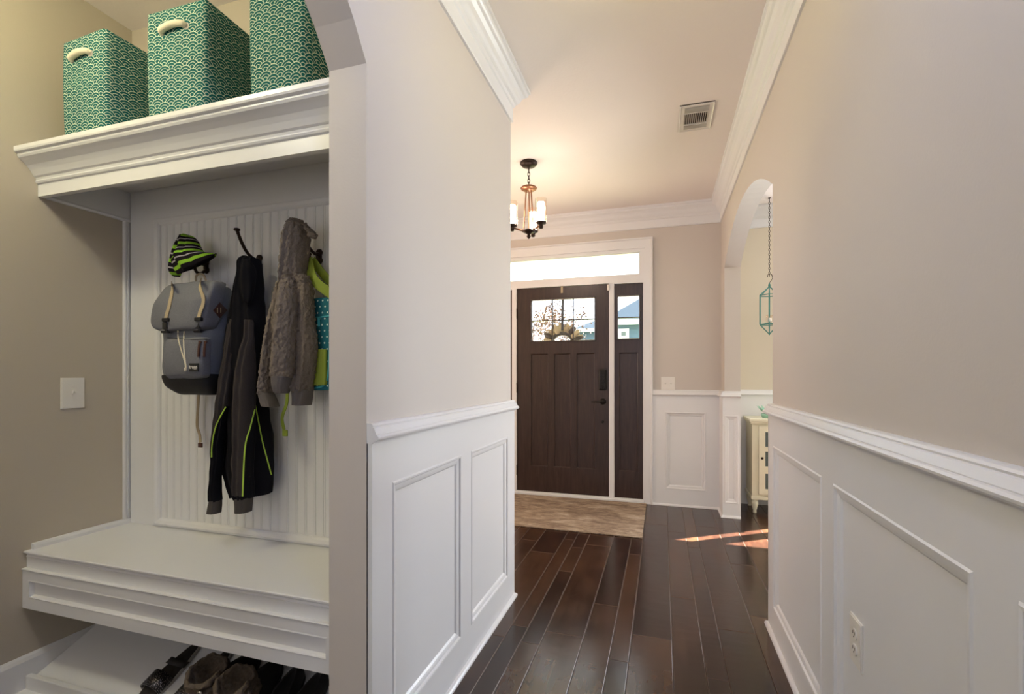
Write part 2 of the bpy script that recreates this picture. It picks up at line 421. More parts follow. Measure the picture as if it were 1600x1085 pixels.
def cloth(mb, st, n=44, sub=7, power=2.3, folds=(), nz=0, nzs=60, wall=WALLB-.004, colour=None, cap=True, seed=0, backlift=0):
    """closed fabric form. st: (pxA,pyA,pxB,pyB,yfront,yback[,sv]) slices from top to bottom seen in the photograph"""
    st = [tuple(float(q) for q in s_)+((0.0,) if len(s_) < 7 else ()) for s_ in st]
    S = crs(st, sub); R = []; att = []
    for i, q in enumerate(S):
        yc = (q[4]+q[5])/2; A = PY(q[0], q[1], yc); B = PY(q[2], q[3], yc); m = (A+B)/2; h = (B-A)/2; dp = (q[5]-q[4])/2
        r_ = Vector(((m.x), (m.y))).normalized(); cc, ss = abs(r_.y), abs(r_.x); pw = h.x*cc      # apparent half width seen from the camera
        dp = min(dp, .80*abs(pw)/ss); k_ = math.sqrt(max(.0, pw*pw-(dp*ss)**2))/cc/abs(h.x); h = h*k_
        ring = []; t = i/(len(S)-1)
        for j in range(n):
            a = 2*PI*j/n; ca, sa = math.cos(a), math.sin(a)
            ca = math.copysign(abs(ca)**(2/power), ca); sa = math.copysign(abs(sa)**(2/power), sa)
            dd = dp
            for k, am, ph, tw in folds: dd += am*math.sin(k*ca*PI+ph+tw*t)*(1 if sa > 0 else .3)
            p = m+h*ca+Vector((0, -1, 0))*dd*sa
            if backlift: p.z += backlift*t**4*(.5-.5*sa)
            if nz:
                e = noise.noise_vector(p*nzs+Vector((seed, 0, 0)))*nz; p = p+e
            if p.y > wall: p.y = wall
            ring.append(p); att.append(q[6])
        R.append(ring)
    b0 = len(mb.f); mb.smooth = True
    mb.rings(R, cap, att=att)
    if colour:
        for k in range(b0, len(mb.f)):
            f = mb.f[k]; c = sum((mb.v[i] for i in f), Vector())/len(f); mb.mi[k] = colour(c)
    mb.smooth = False; return mb
def bvh(*mbs):
    V = []; F = []
    for m in mbs:
        b = len(V); V += m.v; F += [[i+b for i in f] for f in m.f]
    return BVHTree.FromPolygons(V, F)
def on_surf(tree, px, py, y, off=.002):
    """point of the surface seen at this spot of the picture"""
    d = Vector(ray(px, py)).normalized(); h = tree.ray_cast(Vector((0, 0, EYE)), d)
    if h[0] is None: return PY(px, py, y)
    return h[0]-d*off
def pathpx(tree, pts, y, off=.002, sub=4): return [on_surf(tree, a, b, y, off) for a, b in crs(pts, sub)]
def inpx(v):
    """picture x,y of a point (used to find where a pattern sits on a fabric)"""
    X = cY*v.x+sY*v.y; D = -sY*v.x+cY*v.y; return 800+FPX*X/D, 587-FPX*(v.z-EYE)/D

# ================================================================== THE SETTING
CEIL = 2.70; LX = -.765; RX = .49; LI = -.885; RO = .61
Y0 = -3.5; LY0 = 1.13; LY1 = 2.43; RY0 = 2.505; RY1 = 4.33; FY = 4.575; DY = 4.85
def arch(y0, y1, zs, rise, n=18):
    c = (y1-y0)/2; R = (c*c+rise*rise)/(2*rise); a0 = math.asin(c/R); yc = (y0+y1)/2; zc = zs+rise-R
    return [(yc+R*math.sin(-a0+2*a0*i/n), zc+R*math.cos(-a0+2*a0*i/n)) for i in range(n+1)]
def archwall(name, x, th, y0, y1, a0, a1, zs, rise, mat):
    ap = arch(a0, a1, zs, rise); m = MB(); n = len(ap); v = []
    for t in (0, th):
        v += [(x+t, y0, 0), (x+t, a0, 0), (x+t, y0, CEIL), (x+t, a0, CEIL)]
        for p in ap: v += [(x+t, p[0], p[1]), (x+t, p[0], CEIL)]
        v += [(x+t, a1, 0), (x+t, y1, 0), (x+t, y1, CEIL)]
    N = len(v)//2; k = 4; e = k+2*n; f = []
    fr = [(0, 1, k, k+1, 2)]+[(k+2*i, k+2*i+2, k+2*i+3, k+2*i+1) for i in range(n-1)]+[(e, e+1, e+2, e-1, e-2)]
    f += fr+[tuple(q+N for q in reversed(g)) for g in fr]
    lo = [0, 1]+[k+2*i for i in range(n)]+[e, e+1, e+2]+[k+2*i+1 for i in reversed(range(n))]+[2]
    f += [(lo[i], lo[(i+1) % len(lo)], lo[(i+1) % len(lo)]+N, lo[i]+N) for i in range(len(lo))]
    m.add(v, f); return struct(m.build(name, mat))
archwall('wall_left', LX, LI-LX, Y0, LY1, -.38, LY0, 2.016, .42, 'wall')
archwall('wall_right', RX, RO-RX, Y0, FY, RY0, RY1, 2.06, .25, 'wall')
# front wall of the foyer with the door opening
m = MB(); m.slab((0, FY, 0), (1, 0, 0), (0, 0, 1), (0, 1, 0), (-3.2, RX+.001), (0, CEIL), .15, [(-1.70, -.155, -.01, 2.34)])
struct(m.build('wall_front', 'wall'))
m = MB(); m.slab((0, DY, 0), (1, 0, 0), (0, 0, 1), (0, 1, 0), (RX, 3.9), (0, CEIL), .15, [(1.87, 3.10, .62, 1.98)])
m.box((RX, FY, 0), (RO, DY, CEIL))
struct(m.build('wall_dining_front', 'wall_din'))
m = MB(); m.box((3.8, .9, 0), (3.9, DY, CEIL)); struct(m.build('wall_dining_right', 'wall_din'))
m = MB(); m.box((RO, .9, 0), (3.8, 1.0, CEIL)); struct(m.build('wall_dining_back', 'wall_din'))
m = MB(); m.box((RO+.001, 1.0, 0), (RO+.004, RY0-.001, CEIL)); struct(m.build('wall_dining_left', 'wall_din'))
m = MB(); m.box((-3.2, LY1-.12, 0), (LI, LY1, CEIL)); struct(m.build('wall_foyer_back', 'wall'))
m = MB(); m.slab((-3.1, 0, 0), (0, 1, 0), (0, 0, 1), (-1, 0, 0), (LY1, FY), (0, CEIL), .1, [(3.1, 3.7, 1.0, 2.0)]); struct(m.build('wall_foyer_left', 'wall'))
MX = -2.25; MB_Y = 1.545
m = MB(); m.box((MX-.1, -1.7, 0), (MX, MB_Y+.1, CEIL)); struct(m.build('wall_mudroom_left', 'wall_mud'))
m = MB(); m.box((MX, MB_Y, 0), (LI, MB_Y+.1, CEIL)); struct(m.build('wall_mudroom_back', 'wall_mud'))
m = MB(); m.slab((0, -1.6, 0), (1, 0, 0), (0, 0, 1), (0, -1, 0), (MX, LI), (0, CEIL), .1); struct(m.build('wall_mudroom_rear', 'wall_mud'))
m = MB(); m.slab((0, Y0, 0), (1, 0, 0), (0, 0, 1), (0, -1, 0), (LI, RO), (0, CEIL), .1, [(-.45, .20, .9, 2.05)]); struct(m.build('wall_rear', 'wall'))
m = MB(); m.box((-3.3, -1.75, CEIL), (3.95, 5.0, CEIL+.1)); m.box((-1.0, -3.65, CEIL), (.75, -1.75, CEIL+.1)); struct(m.build('ceiling', 'ceil'))

# floor of individual planks
m = MB(); m.box((-3.3, -3.65, -.06), (3.95, 5.02, -.006)); m.build('subfloor', 'slot')['kind'] = 'structure'
seams = [-.673, -.594, -.509, -.336, -.211, -.132, .04, .164, .244, .404]
joints = {-.594: [.4, 2.038, 2.846, 3.261, 3.9], -.509: [.7, 2.152, 3.341], -.336: [.9, 2.49, 4.1], -.673: [1.1, 2.16, 3.405], -.211: [.5, 1.55, 2.018, 3.248],
          -.132: [1.0, 2.244, 3.95], .04: [1.3, 2.688, 3.8], .164: [.8, 2.007, 3.5], .244: [1.2, 2.411, 4.0]}
wd = [.17, .125, .08, .172, .085, .124]; xs = list(seams); k = 0
while xs[0] > -3.3: xs.insert(0, xs[0]-wd[k % 6]); k += 1
k = 0; xs.append(.545)
while xs[-1] < 3.95: xs.append(xs[-1]+wd[k % 6]); k += 1
V = []; F = []; T = []
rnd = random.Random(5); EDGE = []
for i in range(len(xs)-1):
    a, b = xs[i], xs[i+1]; js = joints.get(a)
    if js is None:
        js = []; y = -3.4+rnd.random()
        while y < 5: js.append(y); y += rnd.uniform(.5, 1.5)
    else:
        y = js[0]-.9; pre = []
        while y > -3.6: pre.insert(0, y); y -= rnd.uniform(.5, 1.4)
        js = pre+js
    js = [-3.6]+js+[5.0]
    for c, d in zip(js[:-1], js[1:]):
        if d-c < .02: continue
        n = len(V); e = .0030; g = .0005
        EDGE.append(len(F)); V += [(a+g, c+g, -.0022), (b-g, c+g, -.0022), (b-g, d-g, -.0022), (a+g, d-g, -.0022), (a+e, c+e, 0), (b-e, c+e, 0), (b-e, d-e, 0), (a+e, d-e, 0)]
        V += [(a+g, c+g, -.008), (b-g, c+g, -.008), (b-g, d-g, -.008), (a+g, d-g, -.008)]
        F += [(n+4, n+5, n+6, n+7), (n, n+1, n+5, n+4), (n+1, n+2, n+6, n+5), (n+2, n+3, n+7, n+6), (n+3, n, n+4, n+7), (n+8, n+9, n+1, n), (n+9, n+10, n+2, n+1), (n+10, n+11, n+3, n+2), (n+11, n+8, n, n+3)]
        T += [rnd.random()]*12
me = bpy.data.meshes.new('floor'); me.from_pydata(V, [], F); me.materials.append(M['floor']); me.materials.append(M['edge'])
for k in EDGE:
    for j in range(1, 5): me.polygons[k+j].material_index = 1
at = me.attributes.new('tone', 'FLOAT', 'POINT'); at.data.foreach_set('value', T)
o = bpy.data.objects.new('floor', me); C.objects.link(o); struct(o)

# mouldings ---------------------------------------------------------
CR = [(0, 2.51), (.010, 2.51), (.013, 2.516), (.010, 2.524), (.010, 2.585), (.016, 2.590), (.020, 2.598), (.022, 2.604), (.032, 2.612), (.040, 2.624), (.048, 2.642), (.060, 2.656), (.070, 2.662), (.076, 2.668), (.078, 2.680), (.086, 2.684), (.086, 2.6995), (0, 2.6995)]
RAIL = [(0, .985), (.021, .985), (.022, .989), (.031, .992), (.036, .997), (.037, 1.002), (.034, 1.007), (.030, 1.009), (.030, 1.011), (.023, 1.027), (.019, 1.029), (.020, 1.033), (.017, 1.038), (.012, 1.040), (0, 1.040)]
SHOE = [(0, 0), (.030, 0), (.029, .008), (.024, .014), (.019, .017), (0, .018)]
m = MB(); m.mould([(LX, Y0+.002), (LX, LY1), (-3.098, LY1)], CR, side=-1); struct(m.build('trim_1', 'trim'), 'white crown moulding of the left hall wall')
m = MB(); m.mould([(RX, Y0+.002), (RX, FY), (-3.098, FY)], CR, side=1); struct(m.build('trim_2', 'trim'), 'white crown moulding along the right and front walls')
m = MB(); m.mould([(RO+.005, 1.002), (RO+.005, DY), (3.798, DY)], CR, side=-1); struct(m.build('trim_3', 'trim'), 'white crown moulding of the dining room')
WT = .016; PT = .003
PP = [(-.0005, WT), (.004, WT+.003), (.010, WT+.002), (.014, WT-.004), (.022, PT+.008), (.030, PT+.006), (.036, PT+.001), (.036, PT-.001)]
def wains(name, o, u, nrm, U, panels, z0=.0, ztop=.99, label=None, endret=False):
    """wainscot: flat stiles and rails with recessed, moulded panels"""
    m = MB(); o = Vector(o); u = Vector(u); nrm = Vector(nrm)
    m.slab(o, u, (0, 0, 1), nrm, U, (z0, ztop), PT)
    m.slab(o, u, (0, 0, 1), nrm, U, (z0, ztop), WT, panels)
    for p in panels: m.frame(o, u, (0, 0, 1), nrm, p, PP)
    return struct(m.build(name, 'trim'), label)
wains('trim_4', (LX, 0, 0), (0, 1, 0), (1, 0, 0), (LY0+.002, LY1+WT), [(1.235, 1.738, .145, .860), (1.84, 2.333, .145, .860)], label='white wainscot panels on the left hall wall')
wains('trim_5', (RX, 0, 0), (0, 1, 0), (-1, 0, 0), (Y0, RY0-.002), [(1.724, 2.408, .128, .856), (.955, 1.614, .128, .856), (.20, .851, .128, .856), (-.6, .1, .128, .856), (-1.4, -.7, .128, .856)], label='white wainscot panels on the right hall wall')
wains('trim_6', (0, FY, 0), (1, 0, 0), (0, -1, 0), (-.083, RX-WT), [(.027, .366, .150, .842)], label='white wainscot panel beside the front door')
wains('trim_7', (RX, 0, 0), (0, 1, 0), (-1, 0, 0), (RY1, FY-WT), [], label='white wainscot return beside the archway')
wains('trim_8', (0, RY1, 0), (1, 0, 0), (0, -1, 0), (RX-WT, RO), [(.487, .592, .118, .842)], label='narrow white wainscot panel on the far archway jamb')
wains('trim_9', (0, RY0, 0), (1, 0, 0), (0, 1, 0), (RX-WT, RO), [], label='white wainscot on the near archway jamb')
wains('trim_10', (0, LY1, 0), (1, 0, 0), (0, 1, 0), (-1.2, LX+.0005), [], label='white wainscot end of the left hall wall')
wains('trim_11', (0, DY, 0), (1, 0, 0), (0, -1, 0), (RO+.01, 1.60), [], label='white wainscot of the dining room front wall')
wx = LX+WT; rx = RX-WT
off = -.0 
m = MB(); m.mould([(LX+WT-.016, LY0+.001), (LX+WT-.016, LY1), (-1.2, LY1)], RAIL, side=-1); struct(m.build('trim_12', 'trim'), 'white chair rail of the left hall wall')
m = MB(); m.mould([(RX, Y0+.002), (RX, RY0), (RO, RY0)], RAIL, side=1); struct(m.build('trim_13', 'trim'), 'white chair rail of the right hall wall')
m = MB(); m.mould([(RO, RY1), (RX, RY1), (RX, FY), (-.083, FY)], RAIL, side=1); struct(m.build('trim_14', 'trim'), 'white chair rail at the archway and front door')
m = MB(); m.mould([(RO+.005, DY), (1.66, DY)], RAIL, side=-1); struct(m.build('trim_15', 'trim'), 'white chair rail of the dining room front wall')
def shoe(name, path, side): 
    m = MB(); m.mould(path, SHOE, side=side); return struct(m.build(name, 'trim'))
shoe('baseboard_left', [(LX, LY0+.001), (LX, LY1), (-1.2, LY1)], -1)
shoe('baseboard_right', [(RX, Y0+.002), (RX, RY0), (RO, RY0)], 1)
shoe('baseboard_front', [(RO, RY1), (RX, RY1), (RX, FY), (-.083, FY)], 1)

# door casing, jambs, transom bar ------------------------------------
m = MB()
m.slab((0, FY, 0), (1, 0, 0), (0, 0, 1), (0, -1, 0), (-1.775, -.083), (0, 2.43), .022, [(-1.70, -.155, -.01, 2.335)])
m.frame((0, FY, 0), (1, 0, 0), (0, 0, 1), (0, -1, 0), (-1.775, -.083, -.12, 2.43), [(0, .022), (.002, .030), (.012, .032), (.018, .024), (.020, .021)])
struct(m.build('trim_16', 'trim'), 'white casing round the front door and its transom')
m = MB()
m.slab((0, FY-.004, 0), (1, 0, 0), (0, 0, 1), (0, 1, 0), (-1.70, -.155), (0, 2.34), .15, [(-1.655, -.197, 2.10, 2.307), (-1.680, -1.425, .032, 2.022), (-1.380, -.476, .032, 2.030), (-.430, -.168, .032, 2.022)])
struct(m.build('trim_18', 'trim'), 'white frame with mullions between door and sidelights')
m = MB(); m.box((-1.70, FY-.03, 0), (-.16, FY+.14, .022), .004); struct(m.build('trim_19', 'trim'), 'pale threshold under the front door')
tw = struct(MB().frame((0, FY+.03, 0), (1, 0, 0), (0, 0, 1), (0, -1, 0), (-1.655, -.197, 2.10, 2.307), [(0, 0), (0, .016), (.006, .020), (.010, .012), (.010, 0)]).build('window_1', 'trim'), 'long transom window over the front door')
MB().box((-1.655, FY+.034, 2.10), (-.197, FY+.040, 2.307)).build('pane', 'glass', tw)

DFY = FY+.012
def panel_door(name, x0, x1, z0, z1, lites, panels, label, ncol):
    m = MB(); m.slab((0, DFY+.042, 0), (1, 0, 0), (0, 0, 1), (0, -1, 0), (x0, x1), (z0, z1), .042, [lites]+panels)
    for p in panels:
        m.slab((0, DFY+.034, 0), (1, 0, 0), (0, 0, 1), (0, -1, 0), (p[0]-.002, p[1]+.002), (p[2]-.002, p[3]+.002), .022)
        m.frame((0, DFY, 0), (1, 0, 0), (0, 0, 1), (0, -1, 0), p, [(0, 0), (.003, -.002), (.007, -.011), (.009, -.013)])
    m.frame((0, DFY, 0), (1, 0, 0), (0, 0, 1), (0, -1, 0), lites, [(-.012, 0), (-.010, .006), (-.002, .006), (.003, -.004), (.003, -.02)])
    d = struct(m.build(name, 'door'), label)
    mu = MB()
    for i in range(1, ncol):
        x = lites[0]+(lites[1]-lites[0])*i/ncol; mu.box((x-.005, DFY+.010, lites[2]), (x+.005, DFY+.034, lites[3]))
    z = (lites[2]+lites[3])/2; mu.box((lites[0], DFY+.0105, z-.005), (lites[1], DFY+.0335, z+.005))
    mu.build('muntin', 'door', d)
    MB().box((lites[0], DFY+.019, lites[2]), (lites[1], DFY+.024, lites[3])).build('pane', 'glass', d)
    return d
d1 = panel_door('door_1', -1.377, -.479, .034, 2.027, (-1.230, -.612, 1.506, 1.906), [(-1.236, -1.062, .281, 1.383), (-1.005, -.843, .281, 1.383), (-.786, -.612, .281, 1.383)], 'dark wood front door with six small panes', 3)
panel_door('door_2', -.4285, -.1695, .034, 2.020, (-.397, -.203, 1.512, 1.905), [(-.385, -.215, .281, 1.383)], 'dark wood sidelight panel right of the front door', 1)
panel_door('door_3', -1.678, -1.427, .034, 2.020, (-1.650, -1.456, 1.512, 1.905), [(-1.640, -1.470, .281, 1.383)], 'dark wood sidelight panel left of the front door', 1)
m = MB(); m.box((-.572, DFY-.022, 1.03), (-.500, DFY, 1.228), .014); m.box((-.562, DFY-.026, 1.10), (-.510, DFY-.02, 1.215), .004)
for i in range(4):
    for j in (0, 1): m.lathe([(.007, -.030), (.008, -.028), (.008, -.02)], (-.548+.024*j, DFY, 1.125+.024*i), 10, 'y')
m.lathe([(.016, -.040), (.019, -.036), (.019, -.018)], (-.536, DFY, 1.062), 16, 'y'); m.box((-.540, DFY-.052, 1.046), (-.532, DFY-.036, 1.078), .003)
m.build('keypad_lock', 'blackmetal', d1)
m = MB(); m.smooth = True; m.lathe([(.001, -.034), (.013, -.034), (.015, -.03), (.026, -.012), (.030, -.006), (.030, 0)], (-.533, DFY, .925), 20, 'y')
m.tube([(-.533, DFY-.03, .925), (-.533, DFY-.055, .925), (-.545, DFY-.062, .925), (-.58, DFY-.062, .926), (-.632, DFY-.060, .924)], [.008, .008, .008, .008, .007], 10)
m.build('door_handle', 'blackmetal', d1)
m = MB(); m.lathe([(.004, -.012), (.012, -.010), (.014, 0)], (-.537, DFY, .733), 16, 'y'); m.build('deadbolt', 'blackmetal', d1)
for z in (1.783, 1.05, .235):
    m = MB(); m.tube([(-1.380, DFY-.008, z-.05), (-1.380, DFY-.008, z+.05)], .008, 10); m.box((-1.392, DFY-.006, z-.045), (-1.37, DFY+.001, z+.045)); m.build('hinge', 'bronze', d1)
o = MB().box((-.492, DFY-.026, 1.965), (-.470, DFY-.002, 2.02), .003).build('door_sensor', 'plate'); tag(o, 'small white sensor at the top right corner of the dark front door', 'sensor')
m = MB(); m.ribbon([(-.925, DFY-.004, 2.033), (-.925, DFY-.004, 1.965)], .020, .003); m.box((-.935, DFY-.004, 2.0285), (-.915, DFY+.044, 2.0315)); m.ribbon([(-.925, DFY+.046, 2.033), (-.925, DFY+.048, 1.95)], .018, .003)
o = m.build('wreath_hanger', 'tan'); tag(o, 'thin tan over-the-door wreath hanger at the top of the front door', 'hanger')

# dining windows ------------------------------------------------------
f = MB(); f.slab((0, DY+.11, 0), (1, 0, 0), (0, 0, 1), (0, -1, 0), (1.8705, 3.0995), (.62, 1.98), .04, [(1.905, 2.17, .66, 1.94), (2.32, 3.065, .66, 1.94)])
w_ = struct(f.build('window_2', 'trim'), 'white framed double window of the dining room')
MB().box((1.88, DY+.090, .64), (2.22, DY+.094, 1.96)).build('pane', 'glass', w_); MB().box((2.26, DY+.090, .64), (3.09, DY+.094, 1.96)).build('pane', 'glass', w_)
m = MB(); m.slab((0, DY, 0), (1, 0, 0), (0, 0, 1), (0, -1, 0), (1.80, 3.17), (.55, 2.05), .018, [(1.87, 3.10, .62, 1.98)]); m.box((1.78, DY-.04, .60), (3.19, DY, .62))
struct(m.build('trim_17', 'trim'), 'white casing of the dining room window')
m = MB(); m.slab((0, Y0-.03, 0), (1, 0, 0), (0, 0, 1), (0, -1, 0), (-.45, .20), (.9, 2.05), .04, [(-.41, .16, .94, 2.01)]); struct(m.build('window_3', 'trim'), 'white framed rear window')

# ================================================================== MUDROOM BUILT-IN
BT = .522; BY = 1.166
m = MB(); nos = [(-.03, BT), (.001, BT), (.004, BT-.002), (.004, BT-.006), (.001, BT-.008), (-.003, BT-.010), (-.007, BT-.016), (-.006, BT-.020), (-.004, BT-.022), (-.006, BT-.026), (-.03, BT-.026)]
m.box((MX+.001, BY+.0295, BT-.026), (LI-.001, MB_Y-.001, BT)); m.mould([(MX+.001, BY), (LI-.001, BY)], nos, side=-1)
bench = thing('mudroom_bench', 'built-in white mudroom bench with panelled apron under the hooks', 'bench', (-1.6, 1.35, .31))
m.build('seat', 'trim', bench)
m = MB(); m.slab((0, BY+.02, 0), (1, 0, 0), (0, 0, 1), (0, -1, 0), (MX+.001, LI-.001), (.315, BT-.026), .014)
m.slab((0, BY+.0055, 0), (1, 0, 0), (0, 0, 1), (0, -1, 0), (MX+.001, LI-.001), (.315, .457), .012, [(MX+.035, LI-.03, .354, .421)])
m.frame((0, BY-.0065, 0), (1, 0, 0), (0, 0, 1), (0, -1, 0), (MX+.035, LI-.03, .354, .421), [(0, 0), (.004, .001), (.006, -.006), (.012, -.012)])
m.mould([(MX+.001, BY-.0065), (LI-.001, BY-.0065)], [(0, .454), (.002, .454), (.0035, .457), (.002, .460), (-.012, .460), (-.012, .454)], side=-1)
m.box((MX+.001, BY+.0205, .315), (LI-.001, BY+.04, BT-.027)); m.build('apron', 'trim', bench)
m = MB(); m.mould([(MX+.016, BY+.02), (MX+.016, MB_Y-.002)], [(0, BT), (.0, BT+.012), (-.004, BT+.020), (-.0155, BT+.022), (-.0155, BT)], side=-1); m.build('side_moulding', 'trim', bench)

# sloping shoe shelf with its kick rail
sh = thing('shoe_shelf', 'sloping white shoe shelf low under the bench', 'shelf', (-1.6, 1.35, 0))
SZ0, SZ1 = .045, .207; SY0, SY1 = BY+.012, MB_Y-.004
def shz(y): return SZ0+(SZ1-SZ0)*(y-SY0)/(SY1-SY0)
m = MB(); m.prism([(MX+.017, SY0, SZ0), (MX+.017, SY1, SZ1), (MX+.017, SY1, SZ1-.02), (MX+.017, SY0, SZ0-.02)], (LI-.001-MX-.017, 0, 0)); m.build('sloping_board', 'trim', sh)
m = MB(); m.box((MX+.017, SY0-.018, .0), (LI-.001, SY0, .068), .003); m.mould([(MX+.017, SY0-.018), (LI-.001, SY0-.018)], SHOE, side=-1); m.build('kick_rail', 'trim', sh)
m = MB(); m.mould([(MX, -1.598), (MX, MB_Y-.002)], [(0, 0), (.027, 0), (.024, .014), (.015, .018), (.015, .118), (.010, .130), (.004, .137), (0, .137)], side=-1); struct(m.build('baseboard_mudroom', 'trim'))

# hat shelf with crown front
hs = thing('hat_shelf', 'white shelf with deep crown moulding front above the coat hooks', 'shelf', (-1.6, 1.35, 1.85))
ST = 2.003
sp = [(0, 1.845), (.0, 1.848), (0, 1.890), (.006, 1.893), (.009, 1.899), (.006, 1.905), (.008, 1.912), (.014, 1.917), (.018, 1.924), (.024, 1.934), (.034, 1.948), (.048, 1.960), (.058, 1.967), (.062, 1.974), (.062, 1.980), (.070, 1.984), (.072, 1.990), (.072, ST), (-.04, ST), (-.04, 1.975), (-.02, 1.975), (-.02, 1.845)]
m = MB(); m.mould([(MX+.001, 1.206), (LI-.001, 1.206)], sp, side=-1); m.build('crown_front', 'trim', hs)
m = MB(); m.box((MX+.001, 1.2465, 1.975), (LI-.001, MB_Y-.001, ST)); m.build('shelf_board', 'trim', hs)
# back panelling
bp = thing('beadboard_back', 'white beadboard back panel with moulded frame behind the hanging clothes', 'panel', (-1.6, 1.54, .55))
FX0, FX1, FZ0, FZ1 = -2.070, -.99, .548, 1.825
m = MB(); m.slab((0, MB_Y-.0005, 0), (1, 0, 0), (0, 0, 1), (0, -1, 0), (MX+.016, LI-.001), (BT+.0005, 1.9745), .016, [(FX0, FX1, FZ0, FZ1)])
m.frame((0, MB_Y-.0165, 0), (1, 0, 0), (0, 0, 1), (0, -1, 0), (FX0-.022, FX1+.022, FZ0-.022, FZ1+.022), [(0, 0), (.003, .007), (.010, .009), (.016, .006), (.022, .004), (.028, -.002), (.032, -.012)])
m.build('frame', 'trim', bp)
m = MB(); pr = []; x = FX0
by = MB_Y-.008
while x < FX1-.005:
    pr += [(x, by), (x+.0325, by), (x+.0335, by+.0022), (x+.0348, by), (x+.0400, by-.0006), (x+.0412, by+.0022)]; x += .0425
pr = [q for q in pr if q[0] <= FX1]+[(FX1, by)]
R = [[(a, b, z) for a, b in pr] for z in (FZ0-.002, FZ1+.002)]
m.rings(R, cap=False, closed=False); m.build('beadboard', 'trim', bp)
m = MB(); m.slab((MX, 0, 0), (0, 1, 0), (0, 0, 1), (1, 0, 0), (1.232, MB_Y-.001), (1.856, 1.974), .012)
m.mould([(MX+.0, 1.232), (MX+.0, MB_Y-.001)], [(0, 1.844), (.014, 1.844), (.018, 1.850), (.014, 1.858), (0, 1.858)], side=-1)
m.slab((MX, 0, 0), (0, 1, 0), (0, 0, 1), (1, 0, 0), (MB_Y-.040, MB_Y-.0005), (BT+.022, 1.856), .010); m.tube([(MX+.010, MB_Y-.036, BT+.022), (MX+.010, MB_Y-.036, 1.85)], .005, 8); m.tube([(MX+.010, MB_Y-.024, BT+.022), (MX+.010, MB_Y-.024, 1.85)], .003, 8)
m.build('side_frame', 'trim', bp)

# ------------------------------------------------------------------ fabric baskets
def basket(loc, w, d, h, label, rot):
    t = thing('storage_basket', label, 'basket', (0, 0, 0), 'teal scallop print baskets on the hat shelf')
    m = MB(); m.smooth = True
    def rr(w, d, r, z, lift=0, n=6):
        out = []
        for cx_, cy_, a0 in ((w/2-r, -d/2+r, -PI/2), (w/2-r, d/2-r, 0), (-w/2+r, d/2-r, PI/2), (-w/2+r, -d/2+r, PI)):
            for k in range(n+1):
                a = a0+PI/2*k/n; out.append(Vector((cx_+r*math.cos(a), cy_+r*math.sin(a), z)))
        for p in out: p.z += lift*(abs(p.x)/(w/2))**3*(abs(p.y)/(d/2))**3
        return out
    R = []
    R.append(rr(w*.9, d*.9, .032, .0)); R.append(rr(w*.97, d*.97, .034, .001))
    for k in range(1, 9):
        z = h*k/8; b = 1+.018*math.sin(PI*k/8); R.append(rr(w*b, d*b, .034-.012*k/8, z, .012*(k/8)**3))
    R.append(rr(w-.006, d-.006, .014, h+.003, .012)); R.append(rr(w-.012, d-.012, .012, h-.002, .012)); R.append(rr(w-.014, d-.014, .012, .01))
    m.rings(R); m.build('body', 'scallop', t)
    for s in (-1, 1):
        m = MB(); m.smooth = True; yy = s*(d/2); hz = h-.062
        pts = [(-.052, yy-s*.02, hz-.006), (-.050, yy+s*.004, hz-.004), (-.040, yy+s*.011, hz-.001), (0, yy+s*.014, hz+.004), (.034, yy+s*.011, hz+.004), (.045, yy+s*.004, hz+.002), (.046, yy-s*.02, hz+.002)]
        m.tube(crs(pts, 5), .0105, 10); m.build('rope_handle', 'rope', t)
        for q in (-.055, .050):
            m = MB(); m.lathe([(.008, 0), (.010, .0015), (.012, 0)], (q+.004, yy+(-.003 if s < 0 else .0015), hz-.004), 14, 'y'); m.build('eyelet', 'white_rim', t)
    t.location = loc; t.rotation_euler = (0, 0, rot); return t
BH = .372
basket((-1.975, 1.325, ST), .245, .27, BH, 'teal scallop print fabric basket at the left end of the hat shelf', math.radians(-3))
basket((-1.537, 1.322, ST), .262, .27, BH, 'teal scallop print fabric basket in the middle of the hat shelf', math.radians(1))
basket((-1.118, 1.330, ST), .235, .28, BH+.05, 'teal scallop print fabric basket against the arch, rightmost on the hat shelf', math.radians(-4))

# ------------------------------------------------------------------ coat hooks
def make_hook(x, label):
    z = 1.625; y = MB_Y-.010
    t = thing('coat_hook', label, 'hook', (x, y, z), 'bronze double coat hooks on the beadboard')
    m = MB(); m.smooth = True; m.lathe([(.001, -.008), (.008, -.008), (.013, -.005), (.015, 0)], (x, y, z+.012), 16, 'y'); m.lathe([(.001, -.008), (.008, -.008), (.013, -.005), (.015, 0)], (x, y, z-.018), 16, 'y'); m.box((x-.013, y-.006, z-.022), (x+.013, y, z+.018), .003); m.build('plate', 'bronze', t)
    m = MB(); m.smooth = True; m.tube(crs([(x, y-.002, z+.005), (x, y-.03, z+.004), (x, y-.062, z+.022), (x, y-.088, z+.056), (x, y-.106, z+.092)], 5), [.008]*3+[.0062]*18, 10)
    m.lathe([(.001, .007), (.009, .006), (.012, .002), (.011, -.002), (.005, -.005)], (x, y-.107, z+.094), 14); m.build('upper_prong', 'bronze', t)
    m = MB(); m.smooth = True; m.tube(crs([(x, y-.002, z-.018), (x, y-.026, z-.036), (x, y-.046, z-.034), (x, y-.056, z-.012)], 5), .006, 10)
    m.lathe([(.001, .007), (.008, .006), (.010, .002), (.009, -.002), (.005, -.005)], (x, y-.057, z-.008), 14); m.build('lower_prong', 'bronze', t)
    return t
hx = [PY(404, 402, 1.53).x-.275, PY(404, 402, 1.53).x, PY(404, 402, 1.53).x+.285]
h1 = make_hook(hx[1], 'bronze coat hook with its long upper prong bare above the black jacket')
